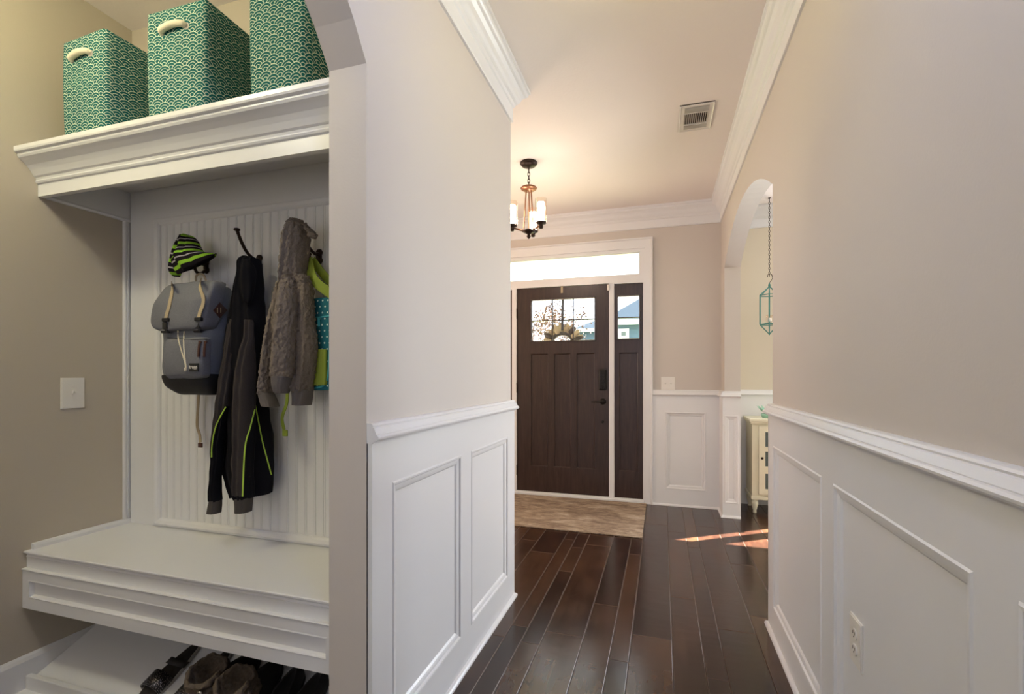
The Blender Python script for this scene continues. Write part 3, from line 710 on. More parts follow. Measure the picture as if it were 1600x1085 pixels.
for x, lb in ((hx[0], 'bronze coat hook behind the striped beanie'), (hx[2], 'bronze coat hook holding the grey fleece hoodie and polka dot bag')):
    dup(h1, (x, MB_Y-.010, 1.625), lb)

# ------------------------------------------------------------------ beanie
t = thing('beanie', 'black and lime striped knit beanie hung above the grey backpack', 'hat', (-1.75, 1.45, 1.6))
m = MB()
cloth(m, [(290, 368, 296, 367, 1.42, 1.46, 80), (284, 371, 304, 369, 1.40, 1.48, 74), (279, 382, 311, 374, 1.385, 1.50, 60), (277, 396, 315, 381, 1.38, 1.505, 46), (272, 411, 320, 385, 1.38, 1.51, 33), (268, 423, 328, 391, 1.39, 1.505, 21), (271, 431, 335, 395, 1.395, 1.50, 12), (276, 436, 338, 401, 1.40, 1.495, 4.5), (279, 440, 338, 406, 1.405, 1.49, 0)], n=64, sub=8, folds=((1.5, .006, .5, 1.0), (3, .004, 0, 2), (6, .0015, 1, 3)), seed=1, backlift=.055)
m.build('crown', 'beanie', t)
m = MB()
cloth(m, [(286, 366, 292, 366, 1.40, 1.45, 73), (278, 372, 291, 371, 1.375, 1.47, 66), (270, 385, 289, 386, 1.36, 1.49, 53), (266, 398, 287, 401, 1.352, 1.50, 39), (263, 413, 285.5, 417, 1.35, 1.50, 24), (264, 425, 284, 426, 1.36, 1.49, 13), (270, 433, 282, 431, 1.39, 1.47, 5)], n=40, sub=8, folds=((1.2, .004, .2, 2),), seed=2)
m.build('folded_side', 'beanie', t)

# ------------------------------------------------------------------ backpack
t = thing('backpack', 'grey canvas flap backpack with tan straps hanging under the striped beanie', 'backpack', (-1.74, 1.45, 1.10))
def block(mb, st, n=48, sub=6, power=4.5, nz=.004, nzs=14, wall=WALLB-.003, seed=0):
    S = crs([tuple(map(float, s_)) for s_ in st], sub); R = []
    for z, xl, xr, yf, yb in S:
        ring = []
        for j in range(n):
            a = 2*PI*j/n; ca, sa = math.cos(a), math.sin(a); ca = math.copysign(abs(ca)**(2/power), ca); sa = math.copysign(abs(sa)**(2/power), sa)
            p = Vector(((xl+xr)/2+(xr-xl)/2*ca, (yf+yb)/2+(yb-yf)/2*sa, z)); p += noise.noise_vector(p*nzs+Vector((seed, 3, 1)))*nz; p.y = min(p.y, wall); ring.append(p)
        R.append(ring)
    mb.smooth = True; mb.rings(R); mb.smooth = False; return mb
body = MB(); block(body, [(1.165, -1.852, -1.622, 1.372, 1.518), (1.22, -1.862, -1.618, 1.365, 1.52), (1.30, -1.856, -1.612, 1.362, 1.522), (1.40, -1.862, -1.612, 1.366, 1.522), (1.46, -1.858, -1.618, 1.385, 1.522), (1.50, -1.835, -1.632, 1.415, 1.52), (1.52, -1.80, -1.65, 1.45, 1.515), (1.527, -1.78, -1.67, 1.47, 1.50)], nz=.008)
body.build('body', 'canvas2', t)
base = MB(); block(base, [(1.096, -1.775, -1.655, 1.42, 1.49), (1.100, -1.800, -1.640, 1.395, 1.51), (1.125, -1.840, -1.626, 1.372, 1.52), (1.150, -1.856, -1.619, 1.366, 1.522), (1.172, -1.858, -1.617, 1.364, 1.522), (1.174, -1.85, -1.63, 1.38, 1.51)], nz=.006)
base.build('base_panel', 'black_base', t)
flap = MB(); block(flap, [(1.338, -1.80, -1.655, 1.350, 1.40), (1.344, -1.838, -1.622, 1.342, 1.41), (1.36, -1.858, -1.603, 1.338, 1.42), (1.40, -1.868, -1.592, 1.338, 1.43), (1.45, -1.862, -1.588, 1.348, 1.44), (1.49, -1.852, -1.595, 1.368, 1.45), (1.515, -1.842, -1.608, 1.392, 1.46), (1.530, -1.828, -1.625, 1.418, 1.475), (1.537, -1.805, -1.645, 1.44, 1.47)], nz=.008, seed=4, power=6.5)
flap.build('flap', 'canvas', t)
pock = MB(); block(pock, [(1.158, -1.775, -1.64, 1.350, 1.39), (1.163, -1.79, -1.615, 1.344, 1.39), (1.185, -1.795, -1.605, 1.336, 1.39), (1.25, -1.797, -1.605, 1.336, 1.39), (1.295, -1.795, -1.605, 1.342, 1.39), (1.305, -1.79, -1.608, 1.348, 1.39), (1.309, -1.78, -1.62, 1.358, 1.38)], nz=.006, seed=7)
pk = pock.build('front_pocket', 'canvas', t)
TT = bvh(body, base, flap, pock)
m = MB(); m.tube(pathpx(TT, [(262, 528), (285, 530), (305, 531), (324, 530)], 1.34, .001), .0016, 6); m.build('zip', 'black_base', pk)
for pts in ([(268, 443), (269, 452), (268, 461), (266, 470), (264, 480), (261, 490), (259, 500)], [(314, 438), (312, 447), (315, 458), (318, 467), (317, 477), (313, 487), (310, 499)]):
    m = MB(); m.ribbon(pathpx(TT, pts, 1.34, .0035), .0155, .003); st_ = m.build('strap', 'tan', t)
    m = MB(); e = pathpx(TT, [pts[-1], (pts[-1][0]-1, pts[-1][1]+8), (pts[-1][0]-1, pts[-1][1]+18)], 1.34, .006)
    for i, (wd_, dz) in enumerate(((.030, .014), (.022, .026), (.032, .014))):
        p = e[0].lerp(e[-1], i/2); m.box((p.x-wd_/2, p.y-.006, p.z-dz/2), (p.x+wd_/2, p.y+.008, p.z+dz/2), .003)
    p = e[-1]; bk = m.build('buckle', 'black_base', st_)
    m = MB(); m.box((p.x-.012, p.y-.009, p.z+.001), (p.x+.008, p.y-.004, p.z+.005), .001); m.build('buckle_tab', 'white_rim', st_)
for pts in ([(278, 517), (279, 532), (284, 550), (289, 567), (290, 575)], [(288, 518), (287, 534), (288, 552), (290, 567), (291, 575)]):
    m = MB(); m.tube(pathpx(TT, pts, 1.34, .003), .0022, 7); m.build('drawcord', 'rope', t)
e = on_surf(TT, 290, 577, 1.34, .004); m = MB(); m.lathe([(.001, .007), (.005, .004), (.005, -.004), (.003, -.009)], e, 10); m.build('cord_knot', 'rope', t)
for px_ in (311.5, 320.5):
    m = MB(); m.ribbon(pathpx(TT, [(px_, 537), (px_-1, 545), (px_-1.5, 558)], 1.34, .005), .0085, .003); m.box(on_surf(TT, px_, 535, 1.34, .006)-Vector((.006, 0, .004)), on_surf(TT, px_, 535, 1.34, .006)+Vector((.006, .004, .005)), .001); m.build('zip_pull', 'leather', t)
# side diamond patch
c0 = on_surf(TT, 342, 485, 1.45, .003)
m = MB(); q = [on_surf(TT, a, b, 1.45, .003) for a, b in ((343, 473), (354, 485), (343, 497), (333, 485))]
nn = (q[1]-q[3]).cross(q[0]-q[2]).normalized()
if nn.x < 0: nn = -nn
m.prism(q, nn*.003); pt = m.build('leather_patch', 'leather', t)
m = MB()
for a in (-2.2, 3): m.ribbon([on_surf(TT, 342+a, 481, 1.45, .0075), on_surf(TT, 342+a, 489, 1.45, .0075)], .004, .001, nn)
m.build('slot', 'tan', pt)
# label with lettering
A = on_surf(TT, 296, 568, 1.34, .002); B = on_surf(TT, 315, 581, 1.34, .002)
ly = min(A.y, B.y)-.002
lb = MB().box((A.x, ly, B.z), (B.x, ly+.004, A.z), .0008).build('label_patch', 'black_base', t)
def text_mesh(s, size, loc, rot, mat, parent, name='lettering', ext=.0005, align='CENTER'):
    cu = bpy.data.curves.new('t', 'FONT'); cu.body = s; cu.size = size; cu.extrude = ext; cu.align_x = align; cu.align_y = 'CENTER'; cu.offset = size*.02
    to = bpy.data.objects.new('t', cu); C.objects.link(to); bpy.context.view_layer.update()
    me = bpy.data.meshes.new_from_object(to.evaluated_get(bpy.context.evaluated_depsgraph_get())); bpy.data.objects.remove(to)
    me.transform(Matrix.Translation(Vector(loc)-rootloc(parent)) @ Matrix(rot).to_4x4()); me.materials.clear(); me.materials.append(M[mat]); me.name = name
    o = bpy.data.objects.new(name, me); C.objects.link(o); o.parent = parent; return o
XZ = ((1, 0, 0), (0, 0, -1), (0, 1, 0))
text_mesh('trans', .019, ((A.x+B.x)/2, ly-.0006, (A.z+B.z)/2+.002), XZ, 'plate', lb)
MB().box((A.x+.024, ly-.0008, B.z+.0085), (B.x-.006, ly+.001, B.z+.0098)).build('underline', 'plate', lb)
m = MB(); lp = [PY(a, b, 1.47) for a, b in ((306, 440), (307, 431), (313, 428), (319, 431), (322, 440))]; m.tube(crs([tuple(p) for p in lp], 5), .004, 8, up=(0, 1, 0)); m.build('hang_loop', 'tan', t)
m = MB(); m.ribbon(crs([tuple(PY(a, b, y)) for a, b, y in ((311, 608, 1.49), (309, 640, 1.50), (308, 665, 1.505), (312, 680, 1.505), (313, 692, 1.50))], 5), .012, .003); sm = m.build('hanging_webbing', 'tan', t)
m = MB(); p = PY(313, 696, 1.50); m.box((p.x-.010, p.y-.003, p.z-.009), (p.x+.010, p.y+.003, p.z+.009), .001); m.build('webbing_end', 'leather', sm)

# ------------------------------------------------------------------ black and charcoal jacket
t = thing('zip_jacket', 'black and charcoal jacket with lime piping hanging from the second hook', 'jacket', (-1.53, 1.47, .65))
jb = MB(); cloth(jb, [(389, 402, 396, 401, 1.43, 1.47), (380, 405, 406, 403, 1.415, 1.49), (373, 414, 410, 410, 1.405, 1.50), (370, 430, 412, 428, 1.40, 1.515), (366, 455, 413, 455, 1.41, 1.52), (359, 490, 414, 490, 1.415, 1.52), (354, 522, 415, 522, 1.42, 1.52), (350, 570, 416, 570, 1.425, 1.523), (347, 620, 419, 620, 1.43, 1.523), (345, 680, 426, 680, 1.43, 1.523), (347, 735, 428, 728, 1.43, 1.523), (358, 773, 427, 766, 1.435, 1.523), (360, 779, 426, 770, 1.44, 1.52)],
      n=80, sub=8, folds=((2.2, .007, .5, 3), (4.3, .004, 1.7, 5), (7, .002, 0, 8)), nz=.006, nzs=18)
jbo = jb.build('torso', 'blackfleece', t)
def left_of(poly, gray=1, black=0):
    def f(c):
        x, y = inpx(c)
        if y <= poly[0][1]: xx = 9999
        else:
            xx = None
            for (a, b), (c_, d) in zip(poly[:-1], poly[1:]):
                if b <= y <= d: xx = a+(c_-a)*(y-b)/(d-b); break
            if xx is None: return gray if poly[-1][0] > 9000 else black
        return gray if x < xx else black
    return f
pipeA = [(353, 636), (340, 660), (334, 680), (331, 702)]; pipeB = [(398, 640), (391, 668), (384, 692), (381, 725), (379, 776)]
sa = MB(); cloth(sa, [(358, 500, 374, 500, 1.42, 1.48), (354, 522, 373, 522, 1.40, 1.47), (346, 570, 369, 570, 1.39, 1.46), (336, 635, 362, 635, 1.38, 1.455), (332, 680, 353, 680, 1.38, 1.455), (329, 740, 347, 740, 1.38, 1.455), (327, 775, 347, 779, 1.385, 1.45), (328, 782, 346, 784, 1.39, 1.445)],
      n=72, sub=16, folds=((1.6, .004, 0, 4), (3.3, .003, 1, 7)), nz=.004, nzs=20, colour=left_of(pipeA)); so = sa.build('sleeve', ['blackfleece', 'greyfleece'], t)
m = MB(); cloth(m, [(327, 781, 347, 783, 1.382, 1.452), (325, 790, 347, 792, 1.385, 1.452), (323, 800, 346, 803, 1.38, 1.455)], n=40, folds=((5, .002, 0, 0),)); m.build('cuff', 'darkcuff', so)
sb = MB(); cloth(sb, [(382, 500, 396, 500, 1.41, 1.45), (382, 520, 396, 522, 1.385, 1.44), (372, 560, 399, 560, 1.36, 1.44), (366, 610, 400, 610, 1.352, 1.44), (364, 680, 399, 680, 1.352, 1.44), (363, 740, 397, 740, 1.352, 1.44), (365, 774, 397, 775, 1.36, 1.435), (367, 779, 395, 780, 1.365, 1.43)],
      n=90, sub=16, folds=((1.4, .004, 2, 3), (3.1, .003, 0, 6)), nz=.004, nzs=20, seed=5, colour=left_of(pipeB)); so2 = sb.build('sleeve', ['blackfleece', 'greyfleece'], t)
m = MB(); cloth(m, [(366, 777, 396, 778, 1.358, 1.438), (367, 788, 395, 789, 1.36, 1.438), (367, 799, 394, 801, 1.355, 1.44)], n=40, folds=((5, .002, 0, 0),)); m.build('cuff', 'darkcuff', so2)
TA = bvh(sa); TB = bvh(sb); TC = bvh(jb)
m = MB(); m.tube(pathpx(TA, pipeA+[(330.5, 715)], 1.38, .001), .0026, 6); m.build('piping', 'lime2', so)
m = MB(); m.tube(pathpx(TB, pipeB, 1.36, .001), .0028, 6); m.build('piping', 'lime2', so2)
m = MB(); m.tube(pathpx(TC, [(399, 634), (404, 660), (410, 690), (418, 720), (424, 742)], 1.43, .001), .0024, 6); m.build('piping', 'lime2', jbo)
m = MB(); cloth(m, [(378, 410, 392, 404, 1.40, 1.45), (376, 425, 400, 420, 1.39, 1.45), (374, 445, 398, 450, 1.40, 1.44), (380, 470, 392, 475, 1.41, 1.43)], n=40, sub=6, folds=((2, .003, 0, 2),)); m.build('collar', 'blackfleece', t)

# ------------------------------------------------------------------ fleece hoodie
t = thing('fleece_hoodie', 'taupe grey sherpa fleece hoodie hanging in front of the polka dot bag', 'hoodie', (-1.27, 1.45, 1.06))
SH = dict(nz=.0055, nzs=110)
m = MB(); cloth(m, [(462, 343, 468, 342, 1.41, 1.44), (452, 349, 478, 347, 1.39, 1.46), (444, 362, 485, 360, 1.375, 1.48), (439, 385, 485, 383, 1.37, 1.49), (437, 415, 483, 412, 1.37, 1.495), (436, 435, 484, 435, 1.375, 1.50), (438, 455, 486, 455, 1.39, 1.50)], n=110, sub=10, folds=((1.8, .008, .6, 1.5), (3.5, .004, 1, 3)), seed=1, **SH); m.build('hood', 'sherpa', t)
m = MB(); cloth(m, [(472, 348, 480, 350, 1.40, 1.44), (476, 358, 492, 362, 1.40, 1.45), (480, 366, 497, 368, 1.41, 1.44), (482, 371, 494, 372, 1.41, 1.43)], n=50, sub=7, seed=2, **SH); m.build('hood_edge', 'sherpa', t)
m = MB(); cloth(m, [(440, 430, 482, 430, 1.385, 1.455), (433, 450, 488, 448, 1.395, 1.468), (428, 475, 490, 475, 1.39, 1.468), (428, 510, 493, 510, 1.388, 1.468), (430, 545, 496, 535, 1.388, 1.468), (440, 580, 494, 575, 1.388, 1.468), (455, 612, 489, 612, 1.39, 1.468)], n=120, sub=12, folds=((2.4, .008, 1, 2), (4.6, .004, 0, 4)), seed=3, **SH); to = m.build('torso', 'sherpa', t)
m = MB(); cloth(m, [(456, 608, 490, 609, 1.388, 1.468), (457, 620, 489, 621, 1.39, 1.468), (457, 632, 487, 634, 1.39, 1.468)], n=60, folds=((3, .003, 0, 0), (9, .001, 0, 0))); m.build('hem_band', 'knitcuff', to)
m = MB(); cloth(m, [(434, 448, 446, 448, 1.41, 1.47), (423, 475, 441, 475, 1.395, 1.47), (413, 520, 434, 520, 1.385, 1.465), (407, 560, 431, 560, 1.38, 1.46), (403, 595, 428, 595, 1.38, 1.46), (402, 614, 428, 617, 1.385, 1.455)], n=90, sub=14, folds=((1.5, .004, 0, 2),), seed=4, **SH); so = m.build('sleeve', 'sherpa', t)
m = MB(); cloth(m, [(403, 612, 428, 614, 1.385, 1.455), (406, 624, 434, 627, 1.39, 1.455), (409, 633, 437, 637, 1.385, 1.46)], n=50, folds=((6, .0015, 0, 0),)); m.build('cuff', 'knitcuff', so)
m = MB(); cloth(m, [(440, 432, 462, 432, 1.38, 1.43), (435, 450, 467, 450, 1.352, 1.43), (430, 485, 467, 485, 1.335, 1.42), (427, 525, 464, 525, 1.33, 1.415), (424, 560, 462, 560, 1.328, 1.41), (422, 588, 459, 590, 1.335, 1.41)], n=110, sub=14, folds=((1.3, .004, 1, 2),), seed=6, **SH); so = m.build('sleeve', 'sherpa', t)
m = MB(); cloth(m, [(424, 586, 458, 589, 1.332, 1.408), (425, 600, 456, 604, 1.335, 1.408), (428, 612, 452, 616, 1.335, 1.41)], n=50, folds=((6, .0015, 0, 0),)); m.build('cuff', 'knitcuff', so)

# ------------------------------------------------------------------ polka dot bag
t = thing('polka_dot_bag', 'teal polka dot bag with lime strap behind the fleece hoodie', 'bag', (-1.15, 1.48, 1.10))
bb = MB(); block(bb, [(1.118, -1.23, -1.06, 1.466, 1.515), (1.124, -1.24, -1.035, 1.46, 1.52), (1.20, -1.245, -1.03, 1.457, 1.522), (1.35, -1.243, -1.03, 1.458, 1.522), (1.44, -1.24, -1.035, 1.463, 1.52), (1.452, -1.23, -1.05, 1.472, 1.51)], nz=.006); bb.build('body', 'dots', t)
TD = bvh(bb)
m = MB(); m.ribbon(crs([(hx[2], 1.475, 1.60), (hx[2]+.012, 1.465, 1.575), (hx[2]+.05, 1.45, 1.51), (-1.125, 1.460, 1.455), (-1.112, 1.454, 1.425)], 6), .036, .004); m.ribbon(crs([(hx[2]+.004, 1.49, 1.60), (hx[2]+.06, 1.50, 1.53), (-1.085, 1.505, 1.44)], 6), .030, .004); m.build('strap', 'lime', t)
A = PY(490, 549, 1.46); B = PY(512, 600, 1.46)
m = MB(); block(m, [(B.z, A.x-.00, B.x-.008, 1.450, 1.47), (B.z+.004, A.x-.006, B.x, 1.445, 1.47), (A.z-.004, A.x-.006, B.x, 1.445, 1.47), (A.z, A.x-.0, B.x, 1.450, 1.47)], nz=.002, n=32); m.build('side_pocket', 'lime', t)
m = MB(); m.tube(pathpx(TD, [(489, 496), (500, 496), (515, 494)], 1.43, .001), .003, 6); m.tube(pathpx(TD, [(516.5, 520), (515, 560), (512, 590), (505, 603), (492, 606)], 1.43, .002), .004, 6); m.ribbon([PY(498, 497, 1.452), PY(498.5, 510, 1.452)], .009, .003); m.build('zip', 'aqua', t)
m = MB(); m.ribbon(crs([tuple(PY(a, b, y)) for a, b, y in ((449, 608, 1.44), (448, 630, 1.45), (442, 648, 1.46), (441, 658, 1.46), (444, 672, 1.46))], 6), .012, .003); hs_ = m.build('dangling_strap', 'lime', t)
p = PY(446, 677, 1.46); m = MB(); m.box((p.x-.012, p.y-.004, p.z-.012), (p.x+.010, p.y+.003, p.z+.012), .002); m.build('strap_end', 'lime', hs_)
m = MB(); m.ribbon(crs([(-1.10, 1.47, 1.125), (-1.07, 1.46, 1.105), (-1.04, 1.46, 1.075)], 5), .014, .003); m.build('bottom_strap', 'lime', t)

# ------------------------------------------------------------------ footwear on the sloping shelf
slope = math.atan2(SZ1-SZ0, SY1-SY0)
def place(t, x, y, yaw, lift=.001):
    t.location = (x, y, shz(y)+lift)
    t.rotation_euler = (Matrix.Rotation(slope, 3, 'X') @ Matrix.Rotation(yaw, 3, 'Z')).to_euler()
def sole_outline(L, W, n=36):
    out = []
    for j in range(n):
        a = 2*PI*j/n; y = math.cos(a); x = math.sin(a)
        w = W*(.5+.10*math.sin(y*2.2+.3)-.06*(1-y*y)); out.append((x*w*(1 if x > 0 else .93), -y*L/2))
    return out   # toe at -y
def sandal(label):
    t = thing('sandal', label, 'sandal', (0, 0, 0), 'dark sandals on the shoe shelf'); ol = sole_outline(.245, .088)
    m = MB(); m.rings([[Vector((x*.96, y*.98, 0)) for x, y in ol], [Vector((x, y, .004)) for x, y in ol], [Vector((x, y, .014)) for x, y in ol]]); m.build('outsole', 'white_rim', t)
    m = MB(); m.smooth = True; m.rings([[Vector((x*.94, y*.97, .0142)) for x, y in ol], [Vector((x*.93, y*.965, .0165)) for x, y in ol]]); m.build('footbed', 'sole', t)
    m = MB(); m.smooth = True
    R = []
    for k in range(13):
        a = PI*k/12; cx_ = math.cos(a)*.045; cz_ = .012+math.sin(a)*.036
        R.append([Vector((cx_, -.075, cz_)), Vector((cx_*.98, -.02, cz_*1.08)), Vector((cx_*.90, -.02, cz_*1.02)), Vector((cx_*.92, -.075, cz_*.93))])
    m.rings(R); m.build('strap', 'sparkle', t)
    m = MB(); m.smooth = True; R = []
    for k in range(13):
        a = PI*k/12; cx_ = math.cos(a)*.041; cz_ = .012+math.sin(a)*.030; yy = .035-.015*math.sin(a)
        R.append([Vector((cx_, yy-.012, cz_)), Vector((cx_, yy+.012, cz_)), Vector((cx_*.93, yy+.012, cz_*.95)), Vector((cx_*.93, yy-.012, cz_*.95))])
    m.rings(R); m.build('ankle_strap', 'sole', t)
    return t
s1 = sandal('dark sandal with sequined strap, leftmost shoe under the bench'); place(s1, -1.685, 1.292, math.radians(-3))
s2 = dup(s1, (0, 0, 0), 'dark sandal with sequined strap, beside the furry boots'); place(s2, -1.530, 1.290, math.radians(-2))
def boot(label):
    t = thing('slouchy_boot', label, 'boot', (0, 0, 0), 'furry slouchy boots on the shoe shelf'); ol = sole_outline(.24, .085)
    m = MB(); m.rings([[Vector((x*.97, y*.98, 0)) for x, y in ol], [Vector((x, y, .003)) for x, y in ol], [Vector((x, y, .014)) for x, y in ol]]); m.build('outsole', 'blackshoe', t)
    m = MB(); m.smooth = True; R = []
    secs = [(.0142, 0, .118, .040), (.035, .0, .116, .040), (.055, .012, .100, .039), (.072, .030, .080, .038), (.088, .045, .062, .040)]
    for z, yc, ly_, wx_ in crs(secs, 4):
        R.append([Vector((math.cos(2*PI*j/28)*wx_, yc+math.sin(2*PI*j/28)*ly_, z)) for j in range(28)])
    m.rings(R); m.build('upper', 'blackshoe', t)
    m = MB(); m.smooth = True; R = []
    for k in range(30):
        u = k/29; z = .080+.075*u; b = 1+.13*math.sin(u*PI*5)
        R.append([Vector((math.cos(2*PI*j/56)*.049*b, .045+math.sin(2*PI*j/56)*.058*b, z+.010*math.sin(2*PI*j/56+1))) for j in range(56)])
    for k in range(8):
        u = k/7; R.append([Vector((math.cos(2*PI*j/56)*(.046-.012*u), .045+math.sin(2*PI*j/56)*(.055-.012*u), .156-.06*u+.010*math.sin(2*PI*j/56+1))) for j in range(56)])
    R = [[p+noise.noise_vector(p*70)*.006+noise.noise_vector(p*22)*.010 for p in r] for r in R]
    m.rings(R); m.build('fur_cuff', 'fur', t)
    m = MB(); m.smooth = True; m.lathe([(.001, .005), (.006, .005), (.0095, .002), (.0095, -.004)], (-.03, .098, .128), 16, 'y'); m.build('button', 'chrome', t)
    return t
b1 = boot('furry brown grey slouchy boot, nearer the sandals'); place(b1, -1.405, 1.295, math.radians(176))
b2 = dup(b1, (0, 0, 0), 'furry brown grey slouchy boot with a silver button, nearer the wall end'); place(b2, -1.285, 1.285, math.radians(184))
def pump(label):
    t = thing('black_shoe', label, 'shoe', (0, 0, 0), 'black suede shoes on the shoe shelf'); ol = sole_outline(.195, .072)
    m = MB(); m.rings([[Vector((x*.96, y*.98, 0)) for x, y in ol], [Vector((x, y, .010)) for x, y in ol]]); m.build('outsole', 'sole', t)
    m = MB(); m.smooth = True; R = []
    for z, sc_, cut in ((.0102, 1.0, 0), (.025, 1.03, 0), (.042, 1.0, 0), (.055, .90, 0), (.060, .82, 0), (.052, .76, 0), (.02, .72, 0)):
        R.append([Vector((x*sc_, y*(sc_ if y > 0 else sc_*.98), z*(1.0 if y < 0 else 1.12))) for x, y in ol])
    m.rings(R); m.build('upper', 'blackshoe', t); return t
p1 = pump('black suede shoe, left one of the pair at the right end under the bench'); place(p1, -1.175, 1.29, math.radians(3))
p2 = dup(p1, (0, 0, 0), 'black suede shoe, rightmost shoe under the bench'); place(p2, -1.085, 1.29, math.radians(-2))

# ================================================================== SWITCHES, OUTLET, VENT
def toggle_plate(name, o, u, nrm, W, H, n, label):
    o = Vector(o); u = Vector(u); nrm = Vector(nrm); t = thing(name, label, 'light switch', o)
    m = MB(); m.slab(o, u, (0, 0, 1), nrm, (-W/2, W/2), (-H/2, H/2), .004); m.slab(o+nrm*.004, u, (0, 0, 1), nrm, (-W/2+.003, W/2-.003), (-H/2+.003, H/2-.003), .002)
    m.build('cover_plate', 'plate', t)
    for i in range(n):
        c = (i-(n-1)/2)*.046
        m = MB(); m.slab(o+nrm*.006, u, (0, 0, 1), nrm, (c-.005, c+.005), (-.012, .012), .001); m.prism([o+u*(c-.0035)+nrm*.006+Vector((0, 0, -.004)), o+u*(c-.0035)+nrm*.016+Vector((0, 0, .005)), o+u*(c-.0035)+nrm*.015+Vector((0, 0, .012)), o+u*(c-.0035)+nrm*.006+Vector((0, 0, .007))], u*.007); m.build('toggle', 'plate', t)
        for z in (-.030, .030):
            m = MB(); q = o+u*c+nrm*.006+Vector((0, 0, z)); m.prism([q+u*(.003*math.cos(k*PI/4))+Vector((0, 0, .003*math.sin(k*PI/4))) for k in range(8)], nrm*.001); m.build('screw', 'plate', t)
    return t
S1 = PX(94, 590, MX); S2 = PX(131, 638, MX)
toggle_plate('light_switch', (MX, (S1.y+S2.y)/2, (S1.z+S2.z)/2), (0, 1, 0), (1, 0, 0), .080, .122, 1, 'white single toggle light switch on the mudroom wall left of the bench')
toggle_plate('light_switch', (.049, FY, 1.098), (1, 0, 0), (0, -1, 0), .120, .118, 2, 'white double light switch on the wall right of the front door')
t = thing('wall_outlet', 'white double power outlet low on the right wainscot panel', 'outlet', (RX-.003, 1.473, .472))
o_ = Vector((RX-PT, 1.473, .472)); m = MB(); m.slab(o_, (0, 1, 0), (0, 0, 1), (-1, 0, 0), (-.040, .040), (-.062, .062), .004); m.slab(o_+Vector((-.004, 0, 0)), (0, 1, 0), (0, 0, 1), (-1, 0, 0), (-.037, .037), (-.059, .059), .002); m.build('cover_plate', 'plate', t)
for z in (-.020, .020):
    m = MB(); ring = [o_+Vector((-.006, .0165*math.cos(a*PI/12), z+.0145*math.sin(a*PI/12))) for a in range(24)]; m.prism(ring, (-.0025, 0, 0)); so = m.build('socket', 'plate', t)
    m = MB()
    for y in (-.006, .006): m.box((o_.x-.0092, o_.y+y-.001, o_.z+z), (o_.x-.0084, o_.y+y+.001, o_.z+z+.008))
    m.lathe([(.002, -.0092), (.002, -.0084)], (o_.x, o_.y, o_.z+z-.006), 8, 'x'); m.build('slots', 'slot', so)
t = thing('ceiling_vent', 'white ceiling air register over the foyer', 'vent', (.19, 3.05, CEIL))
vx0, vx1, vy0, vy1 = .095, .282, 2.895, 3.20
m = MB(); m.slab((0, 0, CEIL), (1, 0, 0), (0, 1, 0), (0, 0, -1), (vx0, vx1), (vy0, vy1), .005, [(vx0+.028, vx1-.028, vy0+.03, vy1-.03)])
for y in (vy0+.085, vy1-.085): m.box((vx0+.026, y-.002, CEIL-.012), (vx1-.026, y+.002, CEIL-.003))
m.frame((0, 0, CEIL), (1, 0, 0), (0, 1, 0), (0, 0, -1), (vx0, vx1, vy0, vy1), [(0, 0), (0, .005), (.004, .009), (.008, .006)]); m.build('frame', 'plate', t)
m = MB(); m.box((vx0+.02, vy0+.02, CEIL-.0012), (vx1-.02, vy1-.02, CEIL-.0004)); m.build('duct_opening', 'vent_dark', t)
for i in range(12):
    x = vx0+.032+i*(vx1-vx0-.064)/11; m = MB(); m.prism([(x-.003, vy0+.085, CEIL-.013), (x-.0022, vy0+.085, CEIL-.013), (x+.0040, vy0+.085, CEIL-.0015), (x+.0032, vy0+.085, CEIL-.0015)], (0, vy1-vy0-.17, 0)); m.build('slat', 'plate', t)
for y0_ in (vy0+.032, vy1-.082):
    for j in range(7):
        y = y0_+j*.0075; m = MB(); m.prism([(vx0+.028, y, CEIL-.012), (vx0+.028, y+.001, CEIL-.012), (vx0+.028, y+.006, CEIL-.0015), (vx0+.028, y+.005, CEIL-.0015)], (vx1-vx0-.056, 0, 0)); m.build('slat', 'plate', t)

# ================================================================== CHANDELIER
CX, CY_ = -.915, 3.34
t = thing('chandelier', 'three-light bronze and copper chandelier hanging in the foyer', 'chandelier', (CX, CY_, CEIL))
m = MB(); m.smooth = True; m.lathe([(.060, -.0003), (.063, -.006), (.060, -.016), (.046, -.030), (.020, -.036), (.008, -.040), (.006, -.052), (.001, -.052)], (CX, CY_, CEIL), 32); m.build('canopy', 'bronze', t)
m = MB(); m.smooth = True
for i in range(5):
    zc = 2.638-.024*i; pts = [(math.cos(a)*.0085, 0, zc+math.sin(a)*.017) for a in [2*PI*k/14 for k in range(15)]]
    pts = [(CX+(p[0] if i % 2 else 0), CY_+(0 if i % 2 else p[0]), p[2]) for p in pts]; m.tube(pts, .0022, 6, cap=False, up=(0, 1, 0) if i % 2 else (1, 0, 0))
m.build('chain', 'bronze', t)
m = MB(); m.smooth = True; m.lathe([(.004, .016), (.007, .012), (.010, .004), (.052, .001), (.060, -.006), (.056, -.014), (.040, -.024), (.012, -.028), (.001, -.030)], (CX, CY_, 2.520), 32); m.build('top_dish', 'copper', t)
for a in (100, 220, 340):
    a = math.radians(a); m = MB(); m.tube([(CX+.020*math.cos(a), CY_+.020*math.sin(a), 2.50), (CX+.040*math.cos(a), CY_+.040*math.sin(a), 2.215)], .0050, 8); m.build('rod', 'copper', t)
m = MB(); m.smooth = True; m.lathe([(.001, .020), (.014, .018), (.045, .004), (.047, -.004), (.026, -.014), (.012, -.020), (.010, -.030), (.016, -.036), (.010, -.046), (.006, -.052), (.001, -.056)], (CX, CY_, 2.205), 28); m.build('hub', 'bronze', t)
